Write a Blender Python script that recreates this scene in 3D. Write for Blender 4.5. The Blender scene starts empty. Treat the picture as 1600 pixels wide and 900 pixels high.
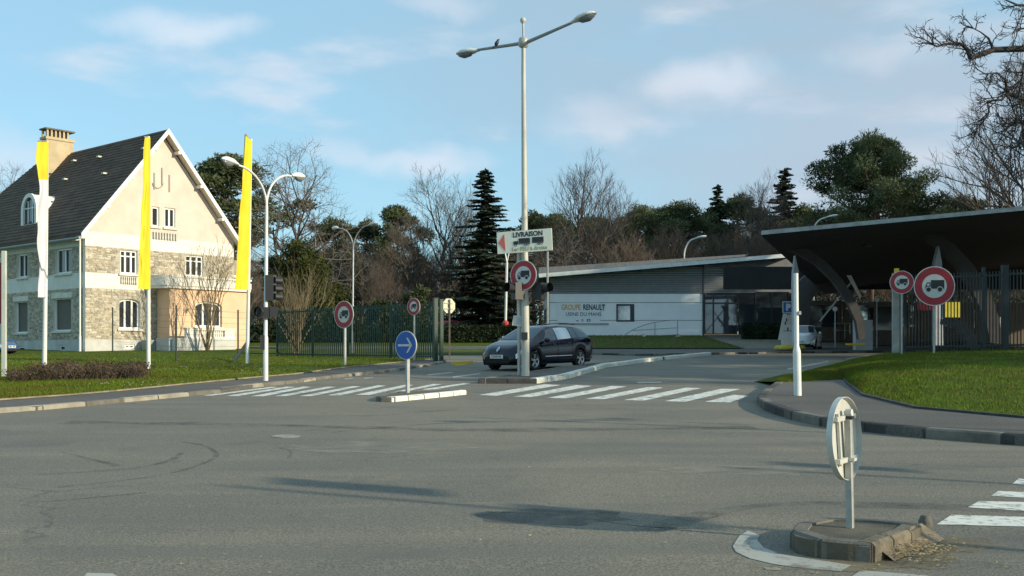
import bpy, math, random
from mathutils import Vector, Matrix, noise
from mathutils.geometry import tessellate_polygon
V = Vector
R = math.radians
rnd = random.Random(7)
scene = bpy.context.scene
C = scene.collection
# ------------------------------------------------------------------ camera, world, sun, exposure
F = 1700.0; HZ = 555.0; CZ = 1.62; M = 53.0 / F      # focal length and eye-level row of the 1600x900 photo; eye height; slope of the road
cam_d = bpy.data.cameras.new('camera'); cam = bpy.data.objects.new('camera', cam_d); C.objects.link(cam)
cam.location = (0, 0, CZ); cam.rotation_euler = (R(90), 0, 0)
cam_d.sensor_width = 36; cam_d.lens = F / 1600 * 36; cam_d.shift_y = (HZ - 450) / 1600
cam_d.clip_end = 6000; cam_d.clip_start = 0.1
scene.camera = cam
SUN_AZ = V((0.905, -0.425, 0)).normalized(); SUN_EL = R(19)
sd = V((SUN_AZ.x * math.cos(SUN_EL), SUN_AZ.y * math.cos(SUN_EL), math.sin(SUN_EL)))
sl = bpy.data.lights.new('sun', 'SUN'); sl.energy = 3.35; sl.angle = R(0.55); sl.color = (1, 0.88, 0.66)
so = bpy.data.objects.new('sun', sl); C.objects.link(so); so.rotation_euler = (-sd).to_track_quat('-Z', 'Y').to_euler()
world = bpy.data.worlds.new('World'); scene.world = world; world.use_nodes = True
def build_world():
    nt = world.node_tree; nt.nodes.clear(); N = nt.nodes.new; L = nt.links.new
    out = N('ShaderNodeOutputWorld'); bg = N('ShaderNodeBackground'); L(bg.outputs[0], out.inputs[0])
    sky = N('ShaderNodeTexSky'); sky.sky_type = 'NISHITA'; sky.sun_disc = False
    sky.sun_elevation = SUN_EL; sky.sun_rotation = math.atan2(SUN_AZ.x, SUN_AZ.y)
    sky.air_density = 1.0; sky.dust_density = 0.4; sky.ozone_density = 2.0
    tint = N('ShaderNodeMixRGB'); tint.blend_type = 'MULTIPLY'; tint.inputs[0].default_value = 1
    tint.inputs[2].default_value = (0.80, 1.0, 1.0, 1); L(sky.outputs[0], tint.inputs[1])
    tc = N('ShaderNodeTexCoord')
    def cloud(scale, loc, lo, hi, sq=(1, 1, 3.2), det=5):
        mp = N('ShaderNodeMapping'); mp.inputs['Scale'].default_value = sq; mp.inputs['Location'].default_value = loc
        L(tc.outputs['Generated'], mp.inputs[0])
        n = N('ShaderNodeTexNoise'); n.inputs['Scale'].default_value = scale; n.inputs['Detail'].default_value = det
        n.inputs['Roughness'].default_value = 0.5; L(mp.outputs[0], n.inputs[0])
        r = N('ShaderNodeMapRange'); r.interpolation_type = 'SMOOTHSTEP'
        r.inputs[1].default_value = lo; r.inputs[2].default_value = hi; L(n.outputs[0], r.inputs[0])
        return r
    c1 = cloud(2.1, (0.7, 0.2, 0.55), 0.40, 0.66); c2 = cloud(6.5, (2.3, 0.4, 1.1), 0.54, 0.80)
    # veil of grey cloud, thicker towards the right of the view
    sx = N('ShaderNodeSeparateXYZ'); L(tc.outputs['Generated'], sx.inputs[0])
    mr = N('ShaderNodeMapRange'); mr.interpolation_type = 'SMOOTHSTEP'; mr.inputs[1].default_value = -0.35; mr.inputs[2].default_value = 0.5; mr.inputs[3].default_value = .15; mr.inputs[4].default_value = 1.0
    L(sx.outputs[0], mr.inputs[0])
    m1 = N('ShaderNodeMath'); m1.operation = 'MULTIPLY'; L(c1.outputs[0], m1.inputs[0]); L(mr.outputs[0], m1.inputs[1])
    base = N('ShaderNodeMixRGB'); base.inputs[0].default_value = 0.55; base.inputs[2].default_value = (2.75, 4.85, 6.15, 1)
    L(tint.outputs[0], base.inputs[1])
    a = N('ShaderNodeMixRGB'); a.inputs[2].default_value = (2.65, 3.25, 3.85, 1); L(m1.outputs[0], a.inputs[0]); L(base.outputs[0], a.inputs[1])
    m2 = N('ShaderNodeMath'); m2.operation = 'MULTIPLY'; m2.inputs[1].default_value = 0.75; L(c2.outputs[0], m2.inputs[0])
    b = N('ShaderNodeMixRGB'); b.inputs[2].default_value = (5.0, 5.1, 5.5, 1); L(m2.outputs[0], b.inputs[0]); L(a.outputs[0], b.inputs[1])
    last = b
    for (px, py, wx, wy, amt, colr) in ((1110, 135, 110, 45, .75, (5.6, 5.5, 5.9, 1)), (1400, 80, 90, 35, .5, (5.2, 5.2, 5.7, 1)), (285, 40, 110, 28, .7, (5.5, 5.7, 6.1, 1)), (665, 250, 90, 32, .75, (5.4, 5.4, 5.9, 1)), (560, 238, 70, 20, .45, (5.2, 5.3, 5.8, 1)), (-10, 245, 110, 45, .7, (4.8, 5.0, 5.6, 1)), (940, 190, 90, 40, .5, (5.1, 5.1, 5.6, 1)), (700, 5, 90, 18, .5, (5.2, 5.3, 5.8, 1)), (1250, 240, 330, 110, .62, (3.1, 3.75, 4.55, 1)), (1500, 150, 260, 120, .45, (3.2, 3.85, 4.6, 1))):
        d = V(((px - 800) / F, 1, (HZ - py) / F)).normalized()
        su = N('ShaderNodeVectorMath'); su.operation = 'SUBTRACT'; L(tc.outputs['Generated'], su.inputs[0]); su.inputs[1].default_value = d
        wn = N('ShaderNodeTexNoise'); wn.inputs['Scale'].default_value = 16; wn.inputs['Detail'].default_value = 6; L(tc.outputs['Generated'], wn.inputs[0])
        wv = N('ShaderNodeVectorMath'); wv.operation = 'MULTIPLY_ADD'; L(wn.outputs[1], wv.inputs[0]); wv.inputs[1].default_value = (.10, .10, .05); wv.inputs[2].default_value = (-.05, -.05, -.025)
        ad = N('ShaderNodeVectorMath'); ad.operation = 'ADD'; L(su.outputs[0], ad.inputs[0]); L(wv.outputs[0], ad.inputs[1])
        ml = N('ShaderNodeVectorMath'); ml.operation = 'MULTIPLY'; L(ad.outputs[0], ml.inputs[0]); ml.inputs[1].default_value = (F / wx, F / wx * .5, F / wy)
        ln = N('ShaderNodeVectorMath'); ln.operation = 'LENGTH'; L(ml.outputs[0], ln.inputs[0])
        rr_ = N('ShaderNodeMapRange'); rr_.interpolation_type = 'SMOOTHSTEP'; rr_.inputs[1].default_value = .1; rr_.inputs[2].default_value = 1.25; rr_.inputs[3].default_value = amt * .72; rr_.inputs[4].default_value = 0; L(ln.outputs['Value'], rr_.inputs[0])
        mx = N('ShaderNodeMixRGB'); mx.inputs[2].default_value = colr; L(rr_.outputs[0], mx.inputs[0]); L(last.outputs[0], mx.inputs[1]); last = mx
    L(last.outputs[0], bg.inputs[0]); bg.inputs[1].default_value = 0.103
build_world()
scene.view_settings.view_transform = 'Standard'; scene.view_settings.look = 'None'
scene.view_settings.exposure = 0.68; scene.view_settings.gamma = 1
scene.cycles.max_bounces = 6

# ------------------------------------------------------------------ geometry of the place
def gz(y):
    if y <= 62: return M * y
    if y <= 80: return M * 62 + (y - 62) / 18 * (3.2 - M * 62)
    return 3.2 + min(y - 80, 400) * 0.0008
def W(px, py, d): return V(((px - 800) / F * d, d, CZ + (HZ - py) / F * d))
def G(px, py, h=0.0):
    d = (CZ - h) * F / (py - 502.0)
    return V(((px - 800) / F * d, d, M * d + h))
def up(p, h): return V((p.x, p.y, p.z + h))

# ------------------------------------------------------------------ materials
MATS = {}
def mat(name, col, rough=0.7, metal=0.0, var=0.0, scale=3.0, col2=None, bump=0.0, bscale=40.0, spec=0.5, trans=0.0, sub=0, stretch=(1, 1, 1), coat=0, detail=6, emis=None):
    if name in MATS: return MATS[name]
    m = bpy.data.materials.new(name); m.use_nodes = True; nt = m.node_tree
    p = nt.nodes['Principled BSDF']; N = nt.nodes.new; L = nt.links.new
    p.inputs['Roughness'].default_value = rough; p.inputs['Metallic'].default_value = metal
    p.inputs['Specular IOR Level'].default_value = spec
    if coat: p.inputs['Coat Weight'].default_value = coat; p.inputs['Coat Roughness'].default_value = 0.05
    if emis: p.inputs['Emission Color'].default_value = (*col, 1); p.inputs['Emission Strength'].default_value = emis
    p.inputs['Base Color'].default_value = (*col, 1)
    if var or col2 or bump:
        tc = N('ShaderNodeTexCoord'); mp = N('ShaderNodeMapping'); mp.inputs['Scale'].default_value = stretch
        L(tc.outputs['Object'], mp.inputs[0])
    if var or col2:
        n = N('ShaderNodeTexNoise'); n.inputs['Scale'].default_value = scale; n.inputs['Detail'].default_value = detail; n.inputs['Roughness'].default_value = 0.6
        L(mp.outputs[0], n.inputs[0])
        cr = N('ShaderNodeValToRGB'); L(n.outputs[0], cr.inputs[0])
        c2 = col2 if col2 else tuple(c * (1 - var) for c in col); c1 = col if col2 else tuple(min(1, c * (1 + var)) for c in col)
        cr.color_ramp.elements[0].position = 0.35; cr.color_ramp.elements[0].color = (*c2, 1)
        cr.color_ramp.elements[1].position = 0.65; cr.color_ramp.elements[1].color = (*c1, 1)
        L(cr.outputs[0], p.inputs['Base Color'])
    if bump:
        n2 = N('ShaderNodeTexNoise'); n2.inputs['Scale'].default_value = bscale; n2.inputs['Detail'].default_value = 4; L(mp.outputs[0], n2.inputs[0])
        b = N('ShaderNodeBump'); b.inputs['Strength'].default_value = bump; b.inputs['Distance'].default_value = 0.02; L(n2.outputs[0], b.inputs['Height']); L(b.outputs[0], p.inputs['Normal'])
    MATS[name] = m; return m
def asphalt(name, base, dark, light, scratches=True):
    m = bpy.data.materials.new(name); m.use_nodes = True; nt = m.node_tree; p = nt.nodes['Principled BSDF']; N = nt.nodes.new; L = nt.links.new
    p.inputs['Roughness'].default_value = 0.82; p.inputs['Specular IOR Level'].default_value = 0.35
    tc = N('ShaderNodeTexCoord')
    def nz(scale, det=5, rough=.55, st=(1, 1, 1), rot=0, dist=0):
        mp = N('ShaderNodeMapping'); mp.inputs['Scale'].default_value = st; mp.inputs['Rotation'].default_value = (0, 0, rot); L(tc.outputs['Object'], mp.inputs[0])
        n = N('ShaderNodeTexNoise'); n.inputs['Scale'].default_value = scale; n.inputs['Detail'].default_value = det; n.inputs['Roughness'].default_value = rough; n.inputs['Distortion'].default_value = dist
        L(mp.outputs[0], n.inputs[0]); return n
    def rng(src, lo, hi, a=0, b=1):
        r = N('ShaderNodeMapRange'); r.interpolation_type = 'SMOOTHSTEP'; r.inputs[1].default_value = lo; r.inputs[2].default_value = hi; r.inputs[3].default_value = a; r.inputs[4].default_value = b; L(src, r.inputs[0]); return r
    def mix(fac, c1, c2, mode='MIX'):
        x = N('ShaderNodeMixRGB'); x.blend_type = mode
        for i, v in ((0, fac), (1, c1), (2, c2)):
            if isinstance(v, (float, int)): x.inputs[i].default_value = v
            elif isinstance(v, tuple): x.inputs[i].default_value = (*v, 1)
            else: L(v, x.inputs[i])
        return x.outputs[0]
    patches = rng(nz(0.22, 4, .5, (1, .8, 1), .3, .6).outputs[0], .42, .60)
    c = mix(patches.outputs[0], dark, base)
    streak = rng(nz(0.5, 5, .6, (.35, 2.2, 1), -.25).outputs[0], .45, .70, 0, .55)
    c = mix(streak.outputs[0], c, light)
    sp = rng(nz(55, 2, .7).outputs[0], .35, .68)
    c = mix(sp.outputs[0], mix(1.0, c, (.60, .60, .60), 'MULTIPLY'), mix(1.0, c, (1.34, 1.33, 1.30), 'MULTIPLY'))
    oil = rng(nz(.9, 5, .6, (1, 1, 1), 0, .4).outputs[0], .57, .70, 0, .35); c = mix(oil.outputs[0], c, (.085, .082, .075))
    trk = rng(nz(.75, 3, .4, (.12, 1.6, 1), .5).outputs[0], .52, .66, 0, .35); c = mix(trk.outputs[0], c, (.115, .112, .10))
    st2 = rng(nz(190, 1, .5).outputs[0], .66, .74, 0, .55)
    c = mix(st2.outputs[0], c, (.30, .29, .27))
    # thin winding cracks
    vo = N('ShaderNodeTexVoronoi'); vo.feature = 'DISTANCE_TO_EDGE'; vo.inputs['Scale'].default_value = 0.22
    nw = nz(1.3, 4); ad = N('ShaderNodeMixRGB'); ad.blend_type = 'ADD'; ad.inputs[0].default_value = .9; L(tc.outputs['Object'], ad.inputs[1]); L(nw.outputs[1], ad.inputs[2]); L(ad.outputs[0], vo.inputs[0])
    cw = rng(vo.outputs[0], .001, .006, .38, 0); msk = rng(nz(.28, 3).outputs[0], .50, .62)
    mm = N('ShaderNodeMath'); mm.operation = 'MULTIPLY'; L(cw.outputs[0], mm.inputs[0]); L(msk.outputs[0], mm.inputs[1])
    c = mix(mm.outputs[0], c, (.02, .02, .02))
    L(c, p.inputs['Base Color'])
    bn = nz(70, 3, .7); b = N('ShaderNodeBump'); b.inputs['Strength'].default_value = .35; b.inputs['Distance'].default_value = .012; L(bn.outputs[0], b.inputs['Height']); L(b.outputs[0], p.inputs['Normal'])
    MATS[name] = m; return m
def paint(name, col, under, wear=.5, scale=4):
    m = bpy.data.materials.new(name); m.use_nodes = True; nt = m.node_tree; p = nt.nodes['Principled BSDF']; N = nt.nodes.new; L = nt.links.new
    p.inputs['Roughness'].default_value = .7
    tc = N('ShaderNodeTexCoord'); n = N('ShaderNodeTexNoise'); n.inputs['Scale'].default_value = scale; n.inputs['Detail'].default_value = 9; n.inputs['Roughness'].default_value = .72; L(tc.outputs['Object'], n.inputs[0])
    r = N('ShaderNodeMapRange'); r.interpolation_type = 'SMOOTHSTEP'; r.inputs[1].default_value = wear; r.inputs[2].default_value = wear + .14; L(n.outputs[0], r.inputs[0])
    x = N('ShaderNodeMixRGB'); x.inputs[1].default_value = (*col, 1); x.inputs[2].default_value = (*under, 1); L(r.outputs[0], x.inputs[0]); L(x.outputs[0], p.inputs[0])
    MATS[name] = m; return m
ROAD = asphalt('road_asphalt', (.205, .184, .140), (.165, .152, .122), (.24, .212, .158))
PAVE = asphalt('pavement_asphalt', (.120, .108, .092), (.095, .088, .078), (.145, .13, .11))
RPAINT = paint('worn_white_road_paint', (.70, .69, .61), (.27, .26, .22), .48, 7)
YPAINT = paint('yellow_road_paint', (.62, .42, .04), (.2, .17, .08), .58, 6)
KWHITE = paint('chipped_white_kerb_paint', (.70, .69, .60), (.24, .22, .19), .54, 9)
FADED = paint('faded_white_paint', (.40, .385, .33), (.2, .19, .165), .5, 5)
GRASS = mat('grass_soil', (.085, .125, .012), .95, spec=.1, var=.4, scale=1.6, col2=(.055, .08, .010), bump=.6, bscale=60, detail=9)
def leafmat(name, c1, c2, scale=.7, trans=.25):
    m = bpy.data.materials.new(name); m.use_nodes = True; nt = m.node_tree; p = nt.nodes['Principled BSDF']; N = nt.nodes.new; L = nt.links.new
    p.inputs['Roughness'].default_value = .65; p.inputs['Specular IOR Level'].default_value = .1
    tc = N('ShaderNodeTexCoord'); n = N('ShaderNodeTexNoise'); n.inputs['Scale'].default_value = scale; n.inputs['Detail'].default_value = 6; L(tc.outputs['Object'], n.inputs[0])
    cr = N('ShaderNodeValToRGB'); L(n.outputs[0], cr.inputs[0]); cr.color_ramp.elements[0].position = .36; cr.color_ramp.elements[1].position = .66
    cr.color_ramp.elements[0].color = (*c1, 1); cr.color_ramp.elements[1].color = (*c2, 1); L(cr.outputs[0], p.inputs[0])
    tr = N('ShaderNodeBsdfTranslucent'); L(cr.outputs[0], tr.inputs[0]); ms = N('ShaderNodeMixShader'); ms.inputs[0].default_value = trans
    L(p.outputs[0], ms.inputs[1]); L(tr.outputs[0], ms.inputs[2]); L(ms.outputs[0], nt.nodes['Material Output'].inputs[0])
    MATS[name] = m; return m
BLADE = leafmat('grass_blades', (.115, .115, .022), (.115, .175, .015), .9)
PINE = leafmat('pine_needles', (.06, .078, .034), (.135, .152, .074), .6, .15)
PINE_D = leafmat('dark_pine_needles', (.05, .068, .032), (.112, .13, .062), .6, .12)
FIR = leafmat('fir_needles', (.036, .055, .038), (.078, .100, .066), .8, .12)
IVY = leafmat('ivy_leaves', (.030, .045, .012), (.095, .10, .028), 1.1, .2)
HEDGE = leafmat('hedge_leaves', (.010, .018, .009), (.026, .036, .014), 2.5, .1)
BRUSH = leafmat('dry_brush', (.085, .055, .03), (.15, .105, .055), 2.5, .1)
BARK = mat('grey_bark', (.13, .11, .09), .9, var=.35, scale=5)
BARK_D = mat('dark_bark', (.065, .052, .044), .9, var=.3, scale=4)
TWIG = mat('grey_brown_twigs', (.175, .15, .125), .9, col2=(.10, .084, .072), scale=.4)
TWIG_R = mat('reddish_twigs', (.150, .112, .085), .9, col2=(.085, .066, .052), scale=.5)
TWIG_T = mat('tan_twigs', (.22, .17, .10), .9, var=.25, scale=2)
PINEBARK = mat('pine_bark', (.12, .07, .045), .9, var=.35, scale=4)
WHITEP = mat('white_painted_metal', (.66, .67, .64), .4, var=.06, scale=4)
CREAMP = mat('weathered_mast_paint', (.46, .45, .39), .55, var=.18, scale=5, stretch=(1, 1, .2))
GALV = mat('galvanised_steel', (.42, .42, .39), .5, metal=.35, var=.15, scale=6)
STEELG = mat('grey_steel_paint', (.27, .28, .26), .5, var=.12, scale=5)
BLACKP = mat('black_plastic', (.018, .018, .02), .45)
RED = mat('sign_red', (.33, .014, .026), .4, var=.08, scale=8)
SIGNW = mat('sign_white', (.56, .56, .53), .4, var=.05, scale=8)
BLUE = mat('sign_blue', (.010, .085, .36), .35, var=.05, scale=8)
INK = mat('black_ink', (.02, .021, .022), .5)
ORANGE = mat('amber_lettering', (.62, .34, .05), .5)
PALERED = mat('faded_red', (.60, .14, .11), .5, var=.1, scale=8)
GREENF = mat('green_fence_paint', (.007, .040, .027), .4, var=.2, scale=4)
DGREEN = mat('dark_green_wire', (.018, .03, .022), .6)
YELLOW = mat('yellow_cloth', (.72, .56, .02), .75, var=.05, scale=2)
WCLOTH = mat('white_cloth', (.66, .64, .68), .75, var=.05, scale=2)

# ------------------------------------------------------------------ mesh builder
MW = {}
class MB:
    def __init__(s): s.v = []; s.f = []; s.m = []; s.mats = []
    def mi(s, m):
        if m not in s.mats: s.mats.append(m)
        return s.mats.index(m)
    def face(s, pts, m):
        b = len(s.v); s.v += [tuple(p) for p in pts]; s.f.append(tuple(range(b, b + len(pts)))); s.m.append(s.mi(m))
    def box(s, c, size, m, rz=0, mx=None):
        c = V(c); x, y, z = size[0] / 2, size[1] / 2, size[2] / 2
        rot = mx if mx is not None else Matrix.Rotation(rz, 3, 'Z')
        b = len(s.v)
        for dx, dy, dz in ((-x, -y, -z), (x, -y, -z), (x, y, -z), (-x, y, -z), (-x, -y, z), (x, -y, z), (x, y, z), (-x, y, z)):
            s.v.append(tuple(c + rot @ V((dx, dy, dz))))
        k = s.mi(m)
        for q in ((0, 3, 2, 1), (4, 5, 6, 7), (0, 1, 5, 4), (1, 2, 6, 5), (2, 3, 7, 6), (3, 0, 4, 7)):
            s.f.append(tuple(b + i for i in q)); s.m.append(k)
    def beam(s, a, b, w, h, m, upv=V((0, 0, 1))):
        a = V(a); b = V(b); d = (b - a); L = d.length; x = d.normalized(); y = upv.cross(x)
        if y.length < 1e-4: y = V((0, 1, 0)).cross(x)
        y.normalize(); z = x.cross(y)
        s.box((a + b) / 2, (L, w, h), m, mx=Matrix((x, y, z)).transposed())
    def tube(s, pts, rad, m, n=8, cap=True):
        pts = [V(p) for p in pts]; k = s.mi(m)
        if not isinstance(rad, (list, tuple)): rad = [rad] * len(pts)
        b = len(s.v); ref = None
        for i, p in enumerate(pts):
            t = (pts[min(i + 1, len(pts) - 1)] - pts[max(i - 1, 0)])
            t = t.normalized() if t.length > 1e-9 else V((0, 0, 1))
            if ref is None: ref = V((1, 0, 0)) if abs(t.x) < .8 else V((0, 1, 0))
            u = t.cross(ref).normalized(); w = t.cross(u); ref = -t.cross(u).cross(t) if False else ref
            for j in range(n):
                a = 2 * math.pi * j / n; q = p + (u * math.cos(a) + w * math.sin(a)) * rad[i]; s.v.append((q.x, q.y, q.z))
        for i in range(len(pts) - 1):
            for j in range(n):
                j2 = (j + 1) % n; s.f.append((b + i * n + j, b + i * n + j2, b + (i + 1) * n + j2, b + (i + 1) * n + j)); s.m.append(k)
        if cap:
            s.f.append(tuple(b + j for j in range(n))[::-1]); s.m.append(k)
            e = b + (len(pts) - 1) * n; s.f.append(tuple(e + j for j in range(n))); s.m.append(k)
    def prism(s, pts, vec, m, holes=(), back=True, m_side=None):
        """flat polygon (3D points, holes allowed) given thickness along vec"""
        vec = V(vec); loops = [list(map(V, pts))] + [list(map(V, h)) for h in holes]
        tri = tessellate_polygon(loops); flat = [p for l in loops for p in l]
        b = len(s.v); k = s.mi(m); n = len(flat)
        s.v += [tuple(p) for p in flat]; s.v += [tuple(p + vec) for p in flat]
        for t in tri:
            s.f.append((b + t[0], b + t[1], b + t[2])); s.m.append(k)
            if back: s.f.append((b + n + t[2], b + n + t[1], b + n + t[0])); s.m.append(k)
        ks = s.mi(m_side) if m_side else k; o = 0
        for l in loops:
            c = len(l)
            for i in range(c):
                j = (i + 1) % c; s.f.append((b + o + i, b + o + j, b + n + o + j, b + n + o + i)); s.m.append(ks)
            o += c
    def lathe(s, c, prof, m, n=24, axis=V((0, 0, 1)), mats=None):
        c = V(c); axis = V(axis).normalized(); u = axis.orthogonal().normalized(); w = axis.cross(u); b = len(s.v)
        for (r, h) in prof:
            for j in range(n):
                a = 2 * math.pi * j / n; s.v.append(tuple(c + axis * h + (u * math.cos(a) + w * math.sin(a)) * r))
        for i in range(len(prof) - 1):
            k = s.mi(mats[i] if mats else m)
            for j in range(n):
                j2 = (j + 1) % n; s.f.append((b + i * n + j, b + i * n + j2, b + (i + 1) * n + j2, b + (i + 1) * n + j)); s.m.append(k)
    def grid(s, fn, nu, nv, m):
        b = len(s.v); k = s.mi(m)
        for i in range(nu + 1):
            for j in range(nv + 1): s.v.append(tuple(fn(i / nu, j / nv)))
        for i in range(nu):
            for j in range(nv):
                a = b + i * (nv + 1) + j; s.f.append((a, a + nv + 1, a + nv + 2, a + 1)); s.m.append(k)
    def build(s, name, parent=None, smooth=False, label=None, kind=None, cat=None, group=None, local=False):
        me = bpy.data.meshes.new(name); vs = s.v
        if parent is not None and not local:
            inv = MW[parent.name].inverted(); vs = [tuple(inv @ V(p)) for p in vs]
        me.from_pydata(vs, [], s.f)
        for m in s.mats: me.materials.append(m)
        me.polygons.foreach_set('material_index', s.m)
        if smooth: me.polygons.foreach_set('use_smooth', [True] * len(s.f))
        me.update(); o = bpy.data.objects.new(name, me); C.objects.link(o)
        if parent is not None: o.parent = parent; MW[o.name] = MW[parent.name]
        else: MW[o.name] = Matrix.Identity(4)
        if smooth and smooth != 'all':
            me.set_sharp_from_angle(angle=R(smooth if isinstance(smooth, (int, float)) and smooth > 1 else 40))
        return tag(o, label, cat, group, kind)
def tag(o, label=None, cat=None, group=None, kind=None):
    if label: o['label'] = label
    if cat: o['category'] = cat
    if group: o['group'] = group
    if kind: o['kind'] = kind
    return o
def thing(name, label, cat, loc=(0, 0, 0), rz=0, group=None):
    o = bpy.data.objects.new(name, None); C.objects.link(o); o.location = loc; o.rotation_euler = (0, 0, rz); o.empty_display_size = .3
    MW[o.name] = Matrix.Translation(V(loc)) @ Matrix.Rotation(rz, 4, 'Z')
    return tag(o, label, cat, group)
KIDS = {}
def copy_thing(root, loc, rz=0, scale=None, label=None, group=None):
    r = root.copy(); C.objects.link(r); r.location = loc; r.rotation_euler = (0, 0, rz)
    if scale is not None: r.scale = scale
    if label: r['label'] = label
    if group: r['group'] = group
    for ch in root.children:
        c = ch.copy(); C.objects.link(c); c.parent = r
        for g in ch.children:
            d = g.copy(); C.objects.link(d); d.parent = c
    return r
def text_mesh(txt, size, m, origin, xdir, ydir, depth=.004, align='CENTER', bold=0.0, width=None):
    """returns an MB holding lettering as thin raised shapes"""
    cu = bpy.data.curves.new('lettering', 'FONT'); cu.body = txt; cu.size = size; cu.align_x = align; cu.align_y = 'CENTER'; cu.offset = bold; cu.resolution_u = 3; cu.extrude = depth
    o = bpy.data.objects.new('lettering', cu); C.objects.link(o); dg = bpy.context.evaluated_depsgraph_get(); me = bpy.data.meshes.new_from_object(o.evaluated_get(dg))
    bpy.data.objects.remove(o); x = V(xdir).normalized(); y = V(ydir).normalized(); z = x.cross(y); b = MB(); k = b.mi(m)
    xs = [v.co.x for v in me.vertices]; sc = 1
    if width and xs: sc = width / (max(xs) - min(xs))
    b.v = [tuple(V(origin) + x * v.co.x * sc + y * v.co.y + z * v.co.z) for v in me.vertices]
    b.f = [tuple(p.vertices) for p in me.polygons]; b.m = [k] * len(b.f); bpy.data.meshes.remove(me); return b
def merge(a, b):
    o = len(a.v); a.v += b.v; a.f += [tuple(i + o for i in f) for f in b.f]; ks = [a.mi(m) for m in b.mats]; a.m += [ks[i] for i in b.m]; return a

# ------------------------------------------------------------------ ground, road, pavements
def drape(name, x0, x1, ys, m, off, label=None, xf=None):
    b = MB(); k = b.mi(m)
    for y in ys: b.v += [(x0, y, gz(y) + off), (x1, y, gz(y) + off)]
    for i in range(len(ys) - 1): b.f.append((2 * i, 2 * i + 1, 2 * i + 3, 2 * i + 2)); b.m.append(k)
    return b.build(name, kind='structure', label=label)
drape('ground', -2500, 2500, [-300, 62, 64, 68, 72, 76, 80, 110, 300, 3000], GRASS, -.03)
drape('road', -150, 150, [-60, 62], ROAD, 0)
def rect(name, x0, x1, y0, y1, off, m):
    n = max(1, int((y1 - y0) / 2)); return drape(name, x0, x1, [y0 + (y1 - y0) * i / n for i in range(n + 1)], m, off)
rect('path', -150, 1.4, 62, 65.4, .0, PAVE)
rect('road', 13.5, 80, 62, 110, .0, ROAD)
def slab(name, pts, h, m, kind='structure'):
    b = MB(); top = [V((p.x, p.y, M * p.y + h)) for p in pts]
    b.prism(top, (0, 0, -(h + .25)), m, back=False); return b.build(name, kind=kind)
def resample(pts, step):
    out = []; acc = [0]
    for a, b in zip(pts, pts[1:]): acc.append(acc[-1] + (b - a).length)
    n = max(1, round(acc[-1] / step))
    for i in range(n + 1):
        t = acc[-1] * i / n; j = 0
        while j < len(acc) - 2 and acc[j + 1] < t: j += 1
        seg = acc[j + 1] - acc[j]; out.append(pts[j].lerp(pts[j + 1], (t - acc[j]) / seg if seg else 0))
    return out
def kerb(parent, pts, h, w, step, ms, drop=None, gap=.012):
    """row of kerb stones; pts run along the outer top edge, stones lie to the left of travel"""
    P = resample([V((p.x, p.y, 0)) for p in pts], step)
    for i, (a, b) in enumerate(zip(P, P[1:])):
        d = (b - a).normalized(); n = V((-d.y, d.x, 0)); hh = h + rnd.uniform(-.006, .006)
        a2 = a + d * gap; b2 = b - d * gap; j = rnd.uniform(-.022, -.008); bv = .025
        q = [a2 + n * j, b2 + n * j, b2 + n * w, a2 + n * w]
        lo = [V((p.x, p.y, M * p.y - .1)) for p in q]
        mid = [V((p.x, p.y, M * p.y + hh - (bv if k < 2 else 0))) for k, p in enumerate(q)]
        q2 = [a2 + n * (j + bv), b2 + n * (j + bv), b2 + n * w, a2 + n * w]
        tp = [V((p.x, p.y, M * p.y + hh)) for p in q2]
        s = MB(); k = s.mi(ms[i % len(ms)] if isinstance(ms, list) else ms)
        s.v = [tuple(p) for p in lo + mid + tp]
        s.f = [(0, 1, 5, 4), (4, 5, 9, 8), (8, 9, 10, 11), (1, 2, 6, 5), (2, 3, 7, 6), (3, 0, 4, 7), (5, 6, 10, 9), (7, 4, 8, 11)]
        s.m = [k] * 8; s.build('kerb_stone', parent)
CONC = mat('kerb_concrete', (.30, .27, .21), .85, var=.25, scale=3, bump=.4)
CONCD = mat('dirty_kerb_concrete', (.15, .135, .11), .9, var=.3, scale=3, bump=.4)
CONCK = mat('black_and_shaded_kerb', (.05, .048, .045), .9, var=.3, scale=5, bump=.4)  # near-black kerb colour, also carries the shade on the right kerb face
slab('lawn', [V((-11.4, 52, 0)), V((.4, 52.5, 0)), V((1.0, 61.9, 0)), V((-11.4, 61.9, 0))], .06, mat('dull_turf_strip', (.085, .105, .028), .95, var=.3, scale=2, spec=.1, bump=.5))
# left pavement with lawn
HL = .09
kl = [G(-260, 662, HL), G(-120, 648, HL), G(0, 637, HL), G(58, 633.5, HL), G(153, 625.5, HL), G(231, 618.5, HL), G(289, 613, HL), G(345, 608.5, HL)]
kr = [G(345, 608.5, .05), G(400, 602, .05), G(440, 598, .05), G(476, 593, .07), G(500, 588, HL), G(607, 577.5, HL), G(692, 564.5, HL)]
fl = V((-11.6, 50.9, 0)); gate_end = G(697, 561.5, HL)
pts = kl + kr[1:] + [gate_end, V((-2.9, 46.5, 0)), fl, V((-11.6, 61.95, 0)), V((-150, 61.95, 0)), V((-150, 15, 0))]
pts = [V((p.x, p.y, 0)) for p in pts]
pv = slab('pavement', pts, HL - .012, PAVE)
kerb(pv, kl[:], HL, .16, 1.0, [CONC, CONC, CONCD]); kerb(pv, kr, HL - .005, .16, 1.0, [CONCD, CONC, CONCD])
LH = HL + .01
ll = [G(-260, 645, LH), G(0, 624, LH), G(101, 617, LH), G(173, 611, LH), G(289, 599.5, LH), G(400, 589, LH), G(460, 584, LH), G(540, 573.5, LH), G(620, 566, LH), G(671, 561, LH)]
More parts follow.
